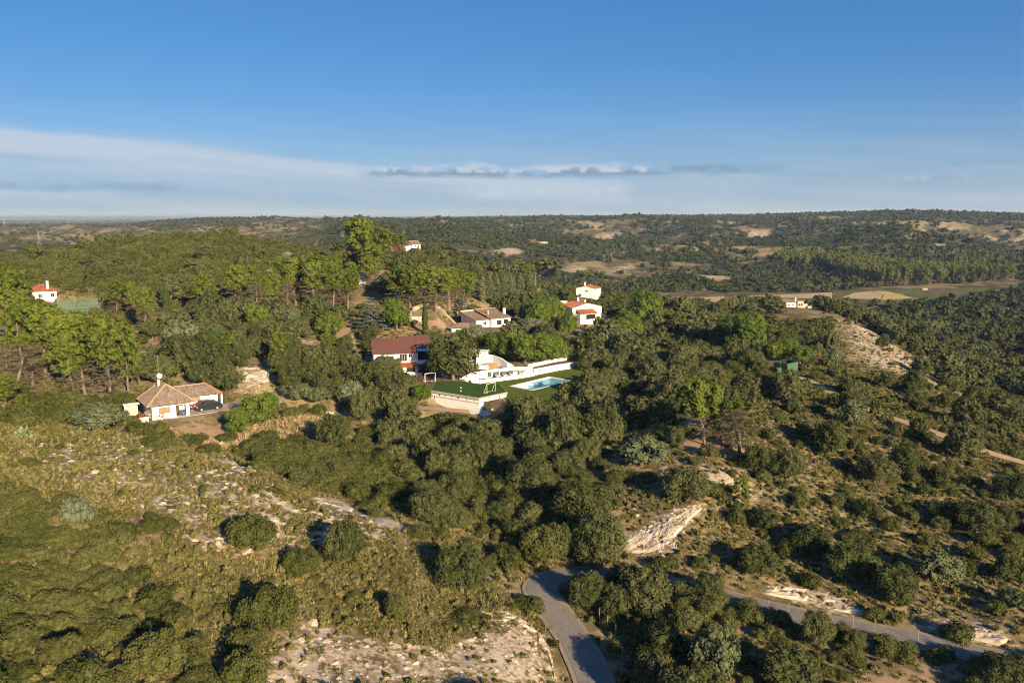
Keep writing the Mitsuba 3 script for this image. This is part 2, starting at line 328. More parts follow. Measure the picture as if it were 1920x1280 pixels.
DIRT = [(0.9, 3.0, [(640, 640), (660, 622), (770, 610), (830, 600), (840, 615), (800, 628), (690, 640)]), (0.75, 4.0, [(270, 640), (300, 605), (360, 590), (380, 610), (350, 660), (290, 670)]), (0.8, 3.0, [(1250, 828), (1320, 820), (1420, 850), (1400, 870), (1280, 850)]),
        (0.75, 2.0, [(290, 800), (430, 790), (440, 830), (350, 835)]), (0.8, 3.0, [(480, 790), (560, 775), (665, 800), (650, 825), (500, 825)]), (0.9, 4.0, [(80, 565), (60, 545), (130, 540), (150, 565)]), (0.8, 3.0, [(1430, 700), (1500, 690), (1535, 715), (1480, 720)]), (0.8, 2.0, [(530, 650), (610, 640), (660, 640), (640, 668), (540, 668)]),
        (0.7, 2.0, [(700, 750), (800, 755), (800, 775), (700, 775)]), (0.7, 20.0, [(960, 462), (985, 455), (1040, 460), (1030, 470)]), (0.6, 4.0, [(1560, 640), (1590, 690), (1635, 705), (1590, 720)]), (0.55, 4.0, [(1420, 850), (1500, 820), (1720, 850), (1720, 880), (1500, 880)]), (0.8, 3.0, [(1590, 1270), (1800, 1235), (1800, 1330), (1560, 1330)]),
        (0.8, 60.0, [(160, 432), (220, 428), (215, 433), (180, 436)]), (0.7, 60.0, [(40, 440), (110, 430), (120, 440), (50, 452)])]


def mask(which):
    out = np.zeros(GX.shape)
    for amount, soft, uv in which:
        poly = ground_poly(*uv)
        if poly.is_empty:
            continue
        x0, y0, x1, y1 = poly.buffer(soft).bounds
        m = np.nonzero((GX > x0) & (GX < x1) & (GY > y0) & (GY < y1))
        pp = shapely.points(GX[m], GY[m])
        sd = shapely.distance(poly, pp) - shapely.distance(poly.boundary, pp) * shapely.contains(poly, pp)
        out[m] = np.maximum(out[m], amount * (1 - sstep(-soft, soft, sd)))
    return out


na, nr = GX.shape
ii, jj = np.meshgrid(np.arange(na - 1), np.arange(nr - 1), indexing='ij')
q = (ii * nr + jj).reshape(-1)
quads = np.stack([q, q + 1, q + nr + 1, q + nr], 1)
hub = np.array([[0, 0, GZ[:, 0].mean()]])
vtx = np.vstack([np.stack([GX, GY, GZ], -1).reshape(-1, 3), hub])
fan = np.stack([np.full(na - 1, na * nr), np.arange(na - 1) * nr, (np.arange(na - 1) + 1) * nr], 1)
tri = np.vstack([quads[:, [0, 2, 1]], quads[:, [0, 3, 2]], fan[:, [0, 2, 1]]])
uvs = np.vstack([np.stack([mask(BARE), mask(DIRT)], -1).reshape(-1, 2), [[0, 0]]])
scene['ground'] = mikit.ply(trimesh.Trimesh(vtx, tri, process=False), 'soil', smooth=True, uv=uvs)
labels['ground'] = {'label': 'dry limestone hills and slopes of tan soil', 'category': 'ground', 'kind': 'structure'}
BARE_AT, DIRT_AT = uvs[:-1, 0].reshape(na, nr), uvs[:-1, 1].reshape(na, nr)


def sample(grid, x, y):
    az, r = np.degrees(np.arctan2(x, y)), np.hypot(x, y)
    return map_coordinates(grid, [np.interp(az, AZ, IX), np.interp(np.log(np.maximum(r, 3)), np.log(RR), np.arange(nr))], order=1, mode='nearest')


# ------------------------------------------------------------------ plants
class Soup:
    """Collects triangles."""

    def __init__(self):
        self.v, self.f, self.n = [], [], 0

    def add(self, v, f):
        v, f = np.asarray(v, float), np.asarray(f, int)
        if f.shape[1] == 4:
            f = np.vstack([f[:, [0, 1, 2]], f[:, [0, 2, 3]]])
        self.v.append(v)
        self.f.append(f + self.n)
        self.n += len(v)
        return self

    def mesh(self):
        return trimesh.Trimesh(np.vstack(self.v), np.vstack(self.f), process=False)


def tube(points, radii, sides=5):
    p = np.asarray(points, float)
    t = np.gradient(p, axis=0)
    t /= np.linalg.norm(t, axis=1, keepdims=True) + 1e-9
    a = np.cross(t, np.where(np.abs(t[:, 2:]) < 0.9, [0, 0, 1.0], [1.0, 0, 0]))
    a /= np.linalg.norm(a, axis=1, keepdims=True) + 1e-9
    b, ang = np.cross(t, a), np.arange(sides) * 2 * np.pi / sides
    v = p[:, None] + np.broadcast_to(radii, (len(p),))[:, None, None] * (np.cos(ang)[None, :, None] * a[:, None] + np.sin(ang)[None, :, None] * b[:, None])
    i, j = np.meshgrid(np.arange(len(p) - 1), np.arange(sides), indexing='ij')
    return v.reshape(-1, 3), np.stack([i * sides + j, i * sides + (j + 1) % sides, (i + 1) * sides + (j + 1) % sides, (i + 1) * sides + j], -1).reshape(-1, 4)


def unit(a):
    return a / (np.linalg.norm(a, axis=-1, keepdims=True) + 1e-9)


ICO = trimesh.creation.icosphere(subdivisions=0)


def leafage(s, rng, c, r, count, size, zlow=-0.4, wild=0.55, core=0.8, tri=False, long=1.0):
    """Leaf sprays over clumps with centres c (n, 3) and radii r (n,) or (n, 3)."""
    r = np.asarray(r, float)
    r = np.repeat(r[:, None], 3, 1) if r.ndim == 1 else r
    if core:
        for a, b in zip(c, r):
            s.add(ICO.vertices * b * core * rng.uniform(0.85, 1.1, (12, 1)) + a, ICO.faces)
    w = r[:, 0] * r[:, 1]
    k = rng.choice(len(c), count * 2, p=w / w.sum())
    d = unit(rng.normal(size=(len(k), 3)))
    p = c[k] + d * r[k] * rng.uniform(0.82, 1.12, (len(k), 1))
    keep = d[:, 2] > zlow
    for a, b in zip(c, r):
        e = np.linalg.norm((p - a) / b, axis=1)
        keep &= ~((e < 0.8))
    p, d, k = p[keep][:count], d[keep][:count], k[keep][:count]
    n = unit(d / r[k] * r[k].mean() + wild * rng.normal(size=d.shape) + [0, 0, 0.15])
    a = unit(np.cross(n, rng.normal(size=n.shape)))
    b = np.cross(n, a)
    z = size * rng.uniform(0.6, 1.35, (len(p), 1))
    a, b = a * z * 0.5 * long, b * z * 0.5
    i = np.arange(len(p))
    if tri:
        v = np.stack([p - a - b * 0.8, p + a - b * 0.6, p + b * 1.2], 1)
        s.add(v.reshape(-1, 3), np.stack([3 * i, 3 * i + 1, 3 * i + 2], 1))
    else:
        v = np.stack([p - a - b * 0.5, p + a * 0.4 - b, p + a + b * 0.4, p - a * 0.3 + b], 1)
        s.add(v.reshape(-1, 3), np.stack([4 * i, 4 * i + 1, 4 * i + 2, 4 * i + 3], 1))


def clumps(rng, n, centre, rad3, rel, low=-0.35, fill=(0.55, 0.78)):
    d = unit(rng.normal(size=(n * 6, 3)))
    d = d[d[:, 2] > low]
    out = [d[0]]
    for x in d[1:]:
        if len(out) < n and min(np.linalg.norm(x - y) for y in out) > 1.55 / math.sqrt(n) * 1.15:
            out.append(x)
    d = np.array(out)
    c = np.array(centre) + d * np.array(rad3) * rng.uniform(*fill, (len(d), 1))
    return c, rng.uniform(rel * 0.8, rel * 1.25, len(d)) * np.mean(rad3)


def group(name, **parts):
    scene[name] = {'type': 'shapegroup', **{k: mikit.ply(m, b) for k, (m, b) in parts.items()}}


def limbs(rng, base, tips, r0, sides=4):
    s = Soup()
    for t in tips:
        m = (np.array(base) + t) / 2 + rng.normal(0, 0.08, 3) * np.linalg.norm(t - base)
        s.add(*tube([base, m, t], [r0, r0 * 0.6, r0 * 0.2], sides))
    return s


def oak(name, seed, lod, bsdf='leaf_oak', tall=1.0, wide=1.0, droop=False):
    """A crown about 6.4 m wide and 6 m high, standing on its trunk."""
    rng = np.random.default_rng(seed)
    rad3 = np.array([3.05 * wide, 3.05 * wide, 2.45 * tall]) * rng.uniform(0.92, 1.08, 3)
    centre = np.array([rng.normal(0, 0.2), rng.normal(0, 0.2), 0.35 + rad3[2] * 0.98])
    n, count, size, sides = {'n': (48, 5600, 0.175, 6), 'a': (36, 2300, 0.27, 6), 'b': (16, 460, 0.60, 4), 'c': (6, 46, 1.5, 3)}[lod]
    c, r = clumps(rng, n, centre, rad3, {'n': 0.27, 'a': 0.30, 'b': 0.38, 'c': 0.55}[lod], -0.75, (0.52, 0.88))
    r = r * rng.uniform(0.75, 1.3, len(r))
    cr = Soup()
    leafage(cr, rng, c, r, count, size, -0.75, tri=lod == 'c', core=0.72 if lod in 'na' else 0.8, wild=0.75)
    if lod == 'c':
        group(name, crown=(cr.mesh(), bsdf))
        return
    tr = Soup()
    tr.add(*tube([[0, 0, -0.4], [0.05, 0, 0.9], centre * [1, 1, 0.62]], [0.30, 0.22, 0.12], sides))
    for t in c[:5 if lod in 'na' else 2]:
        m = (centre * [1, 1, 0.45] + t) / 2
        tr.add(*tube([centre * [1, 1, 0.36], m, t], [0.12, 0.08, 0.04], 4))
    group(name, trunk=(tr.mesh(), 'bark'), crown=(cr.mesh(), bsdf))


def bush(name, seed, lod, bsdf, h=1.0):
    """A dome about 3 m wide and 1.9 m high that reaches the ground."""
    rng = np.random.default_rng(seed)
    n, count, size = {'a': (20, 2000, 0.12), 'b': (9, 150, 0.42), 'c': (5, 30, 0.9)}[lod]
    c, r = clumps(rng, n, [0, 0, 0.55 * h], [1.35, 1.35, 1.15 * h], 0.42, -0.1, (0.5, 0.85))
    s = Soup()
    leafage(s, rng, c, r, count, size, -0.5, tri=lod == 'c', core=0.7 if lod == 'a' else 0.8, wild=0.85)
    group(name, foliage=(s.mesh(), bsdf))


def shrub(name, seed, bsdf, count=190, size=0.10):
    """A low aromatic shrub about 1.1 m wide and 0.7 m high."""
    rng = np.random.default_rng(seed)
    c, r = clumps(rng, 6, [0, 0, 0.2], [0.45, 0.45, 0.4], 0.46, 0.0, (0.4, 0.9))
    s = Soup()
    leafage(s, rng, c, r, count, size, -0.3, wild=0.9, core=0.72, long=1.5)
    group(name, foliage=(s.mesh(), bsdf))


def tussock(name, seed, bsdf, n=56, h=0.58, w=0.026):
    rng = np.random.default_rng(seed)
    s = Soup()
    az = rng.uniform(0, 2 * np.pi, n)
    lean = rng.uniform(0.15, 1.25, n)
    hh = h * rng.uniform(0.6, 1.15, n)
    d = np.stack([np.cos(az), np.sin(az), az * 0], 1)
    side = np.stack([-np.sin(az), np.cos(az), az * 0], 1) * w * rng.uniform(0.7, 1.5, (n, 1))
    base = d * rng.uniform(0, 0.18, (n, 1)) - [0, 0, 0.08]
    mid = base + d * (hh * lean * 0.4)[:, None] + np.array([0, 0, 1]) * (hh * (0.66 - 0.22 * lean))[:, None]
    tip = base + d * (hh * lean * 1.1)[:, None] + np.array([0, 0, 1]) * (hh * (1.0 - 0.55 * lean))[:, None]
    v = np.stack([base - side, base + side, mid + side * 1.3, mid - side * 1.3, tip], 1)
    i = np.arange(n) * 5
    s.add(v.reshape(-1, 3), np.vstack([np.stack([i, i + 1, i + 2], 1), np.stack([i, i + 2, i + 3], 1), np.stack([i + 3, i + 2, i + 4], 1)]))
    group(name, blades=(s.mesh(), bsdf))


def pine(name, seed, lod, style, bsdf='leaf_pine'):
    """An Aleppo pine 11 m high. style: 'bare' = a clear stem with dead brown twigs and a crown on top; 'full' = crown almost to the ground; 'dead' = all twigs."""
    rng = np.random.default_rng(seed)
    lean = rng.normal(0, 0.7, 2)
    H = 11.0
    axis = np.array([[0, 0, -0.5], [lean[0] * 0.3, lean[1] * 0.3, 3.0], [lean[0] * 0.9 + rng.normal(0, 0.3), lean[1] * 0.9 + rng.normal(0, 0.3), 6.5], [lean[0], lean[1], 9.8]])
    z0 = {'bare': 4.7, 'full': 2.4, 'dead': 9.0}[style]
    at = lambda z: np.array([np.interp(z, axis[:, 2], axis[:, 0]), np.interp(z, axis[:, 2], axis[:, 1]), z])
    tr, cr, tw = Soup(), Soup(), Soup()
    tr.add(*tube(axis, [0.24, 0.2, 0.13, 0.04], 6 if lod == 'a' else 4))
    n = {'a': {'bare': 30, 'full': 34, 'dead': 3}, 'b': {'bare': 11, 'full': 12, 'dead': 2}}[lod][style]
    c, r = [], []
    for i in range(n):
        z = z0 + (H - 0.7 - z0) * ((i + rng.uniform(0.2, 0.8)) / n) ** 0.85
        t = (z - z0) / (H - z0)
        width = ({'bare': 2.15, 'full': 2.6, 'dead': 0.9}[style]) * (math.sin(math.pi * (0.22 + 0.72 * t)) ** 0.75)
        a = i * 2.4 + rng.uniform(-0.5, 0.5)
        d = width * rng.uniform(0.45, 1.05) * (0.85 + 0.3 * math.sin(a + seed))
        p = at(z - 0.2) + np.array([math.cos(a) * d, math.sin(a) * d, 0.25 * d])
        c.append(p)
        r.append(np.array([0.88, 0.88, 0.80]) * rng.uniform(0.7, 1.15) * (1.25 if lod == 'b' else 1.0) * (0.6 if style == 'dead' else 1))
        if lod == 'a':
            tr.add(*tube([at(z - 0.9), (at(z - 0.9) + p) / 2 + [0, 0, 0.15], p], [0.06, 0.045, 0.015], 3))
    c.append(at(H - 0.8))
    r.append(np.array([0.9, 0.9, 0.8]))
    leafage(cr, rng, np.array(c), np.array(r), {'a': 1700, 'b': 330}[lod] if style != 'dead' else 90, {'a': 0.30, 'b': 0.68}[lod], -0.55, wild=0.6, core=0.72, long=1.25)
    m = {'a': 64, 'b': 16}[lod] * (2 if style == 'dead' else 1) if style != 'full' else {'a': 14, 'b': 5}[lod]
    fans = {'a': 26, 'b': 8}[lod]
    for i in range(m):
        z = rng.uniform(1.2, (H - 1.5) if style == 'dead' else max(z0 + 1.2, 4.5))
        a, L = rng.uniform(0, 6.28), rng.uniform(1.2, 2.7) * (1 - 0.25 * abs(z - 5) / 5)
        e = at(z) + np.array([math.cos(a) * L, math.sin(a) * L, rng.uniform(-0.5, 0.55)])
        tw.add(*tube([at(z), e], [0.035, 0.012], 3))
        t = rng.uniform(0.25, 1.05, fans)[:, None]
        b0 = at(z) + (e - at(z)) * t
        dd = unit((e - at(z))[None] * 0.5 + rng.normal(size=(fans, 3)) * 0.75) * rng.uniform(0.3, 0.75, (fans, 1))
        sd = unit(np.cross(dd, rng.normal(size=dd.shape))) * ({'a': 0.035, 'b': 0.09}[lod])
        v = np.stack([b0 - sd, b0 + sd, b0 + dd], 1).reshape(-1, 3)
        tw.add(v, np.arange(fans * 3).reshape(-1, 3))
    group(name, trunk=(tr.mesh(), 'bark_pale'), bare_branches=(tw.mesh(), 'twig'), crown=(cr.mesh(), bsdf))


def stone_bit(name, seed):
    m = trimesh.creation.icosphere(subdivisions=1)
    r = np.random.default_rng(seed)
    m.vertices = m.vertices * r.uniform(0.6, 1.15, (len(m.vertices), 1)) * [0.55, 0.42, 0.30]
    group(name, stone=(m, 'pale_stone'))


def column(name, seed, bsdf, H=8.0, R=0.75, count=700, size=0.24, wild=0.5):
    rng = np.random.default_rng(seed)
    z = np.linspace(0.5, H - 0.4, 16)
    prof = R * np.sin(np.pi * np.clip((z / H) * 0.86 + 0.13, 0, 1)) ** 0.65
    c = np.stack([rng.normal(0, 0.10, 16) * R, rng.normal(0, 0.10, 16) * R, z], 1)
    r = np.stack([prof, prof, np.full(16, 0.6)], 1)
    s, t = Soup(), Soup()
    leafage(s, rng, c, r, count, size, -0.9, wild=wild, core=0.85, long=1.3)
    t.add(*tube([[0, 0, -0.4], [0, 0, 1.5]], [0.16, 0.1], 5))
    group(name, trunk=(t.mesh(), 'bark'), crown=(s.mesh(), bsdf))


def cone_tree(name, seed, bsdf, H=9.0, R=3.0, tiers=9):
    """A cedar: level tiers of branches with gaps between them."""
    rng = np.random.default_rng(seed)
    c, r = [], []
    tr = Soup()
    tr.add(*tube([[0, 0, -0.4], [0, 0, H * 0.95]], [0.26, 0.03], 6))
    for k in range(tiers):
        z = 1.3 + (H - 1.7) * k / (tiers - 1)
        w = R * (1 - k / tiers) ** 0.8 + 0.25
        m = max(3, int(9 - k * 0.7))
        for i in range(m):
            a = 6.28 * (i + rng.uniform(-0.3, 0.3)) / m + k
            for q in (0.45, 0.9):
                d = w * q * rng.uniform(0.85, 1.15)
                c.append([math.cos(a) * d, math.sin(a) * d, z - 0.12 * d + rng.normal(0, 0.08)])
                r.append(np.array([0.62, 0.62, 0.22]) * (0.5 + 0.5 * w / R))
            tr.add(*tube([[0, 0, z], c[-1]], [0.05, 0.015], 3))
    s = Soup()
    leafage(s, rng, np.array(c), np.array(r), 1700, 0.30, -0.6, wild=0.5, core=0.7, long=1.4)
    group(name, trunk=(tr.mesh(), 'bark'), crown=(s.mesh(), bsdf))


for i in range(3):
    stone_bit(f'proto_rock_{i}', 181 + i)
for i in range(4):
    oak(f'proto_oak_n{i}', 21 + i, 'n', tall=(0.9, 1.05, 1.2, 0.8)[i])
    oak(f'proto_oak_a{i}', 11 + i, 'a', tall=(0.9, 1.05, 1.2, 0.8)[i])
for i in range(3):
    oak(f'proto_oak_b{i}', 31 + i, 'b')
    oak(f'proto_oak_c{i}', 41 + i, 'c', 'leaf_far', tall=0.85)
for i in range(2):
    oak(f'proto_silver_a{i}', 51 + i, 'a', 'leaf_silver')
    oak(f'proto_bright_a{i}', 61 + i, 'a', 'leaf_bright', tall=1.25)
    oak(f'proto_grey_a{i}', 65 + i, 'a', 'leaf_poplar', tall=1.15)
    oak(f'proto_fir_c{i}', 71 + i, 'c', 'leaf_farpine', tall=1.7, wide=0.8)
    pine(f'proto_pine_a{i}', 81 + i, 'a', 'bare')
    pine(f'proto_full_a{i}', 85 + i, 'a', 'full')
    pine(f'proto_pine_b{i}', 91 + i, 'b', 'bare', 'leaf_farpine')
    bush(f'proto_bush_a{i}', 101 + i, 'a', 'leaf_maquis')
    bush(f'proto_bush_b{i}', 105 + i, 'b', 'leaf_maquis')
    column(f'proto_cypress_a{i}', 121 + i, 'leaf_cypress')
    column(f'proto_poplar_a{i}', 125 + i, 'leaf_poplar', 10.0, 1.25, 900, 0.32, 0.8)
oak('proto_big_a0', 171, 'n', 'leaf_maquis', tall=0.62)
oak('proto_big_a1', 172, 'n', 'leaf_maquis', tall=0.55)
bush('proto_bush_c0', 109, 'c', 'leaf_far')
bush('proto_pale_a0', 111, 'a', 'leaf_silver')
pine('proto_pine_a2', 83, 'a', 'bare')
pine('proto_dead_a0', 95, 'a', 'dead')
cone_tree('proto_cedar_a0', 131, 'leaf_cedar')
for i in range(3):
    shrub(f'proto_shrub_{i}', 141 + i, 'leaf_scrub')
    tussock(f'proto_tussock_{i}', 151 + i, 'leaf_grass')
shrub('proto_shrub_3', 147, 'leaf_maquis')
tussock('proto_straw_0', 161, 'leaf_straw', 46, 0.8, 0.028)
tussock('proto_straw_1', 162, 'leaf_straw', 46, 0.8, 0.028)

# height and width of each prototype at scale 1
SIZE = {'oak': (5.9, 6.3), 'silver': (5.9, 6.3), 'bright': (7.0, 6.3), 'grey': (6.6, 6.3), 'pine': (11.0, 5.5), 'full': (11.0, 6.5), 'dead': (10.5, 4.5), 'big': (3.6, 6.4), 'bush': (1.9, 3.1), 'pale': (1.9, 3.1), 'cypress': (8.0, 1.5), 'poplar': (10.0, 2.6), 'cedar': (9.0, 6.2),
        'rock': (0.4, 1.0), 'shrub': (0.75, 1.2), 'tussock': (0.6, 0.9), 'straw': (0.8, 1.0), 'fir': (9.0, 5.0)}

# ------------------------------------------------------------------ where things may not grow
line_xy = lambda p: LineString(np.asarray(p)[:, :2])
KEEP_OFF = [(line_xy(lane).buffer(1.9), 0.3), (line_xy(track_right).buffer(1.3), 0.2), (line_xy(track_house).buffer(1.6), 0.2), (line_xy(path_up).buffer(1.5), 0.2)]
KEEP_OFF += [(PAD[k], 0.5) for k in PAD] + [(level_poly(2.0, *f), 0.2) for f in FIELDS.values()] + [(VALLEY, 0.1)]
for u0, v0, u1, v1, Y0, Y1 in [(690, 640, 815, 700, 182, 197), (845, 590, 960, 632, 240, 266), (1066, 565, 1150, 605, 276, 298), (1074, 530, 1116, 556, 346, 364), (750, 452, 795, 474, 418, 432), (725, 455, 748, 475, 418, 428), (52, 530, 116, 562, 255, 272), (1470, 558, 1532, 582, 395, 425),
                               (1444, 676, 1500, 702, 190, 204), (662, 520, 692, 545, 282, 298), (765, 580, 860, 618, 232, 250), (430, 690, 505, 735, 160, 176), (245, 745, 430, 795, 130, 150), (805, 730, 955, 775, 158, 176), (870, 655, 1085, 700, 176, 205)]:
    c = [at_range(u, 640, Y)[:2] for u, Y in ((u0, Y0), (u1, Y0), (u1, Y1), (u0, Y1))]
    KEEP_OFF.append((Polygon(c), 0.6))
for u0, u1, Y0, Y1 in ((722, 802, 380, 426), (648, 702, 252, 294)):
    KEEP_OFF.append((Polygon([at_range(u, 500, Y)[:2] for u, Y in ((u0, Y0), (u1, Y0), (u1, Y1), (u0, Y1))]), 0.1))
KEEP_OFF.append((Polygon([at_range(u, 575, Y)[:2] for u, Y in ((1462, 300), (1542, 300), (1542, 404), (1462, 404))]), 0.1))
KEEP_OFF.append((Polygon([at_range(u, 575, Y)[:2] for u, Y in ((1225, 470), (1575, 450), (1590, 620), (1225, 620))]), 0.1))
BLOCK = shapely.union_all([p.buffer(b) for p, b in KEEP_OFF])

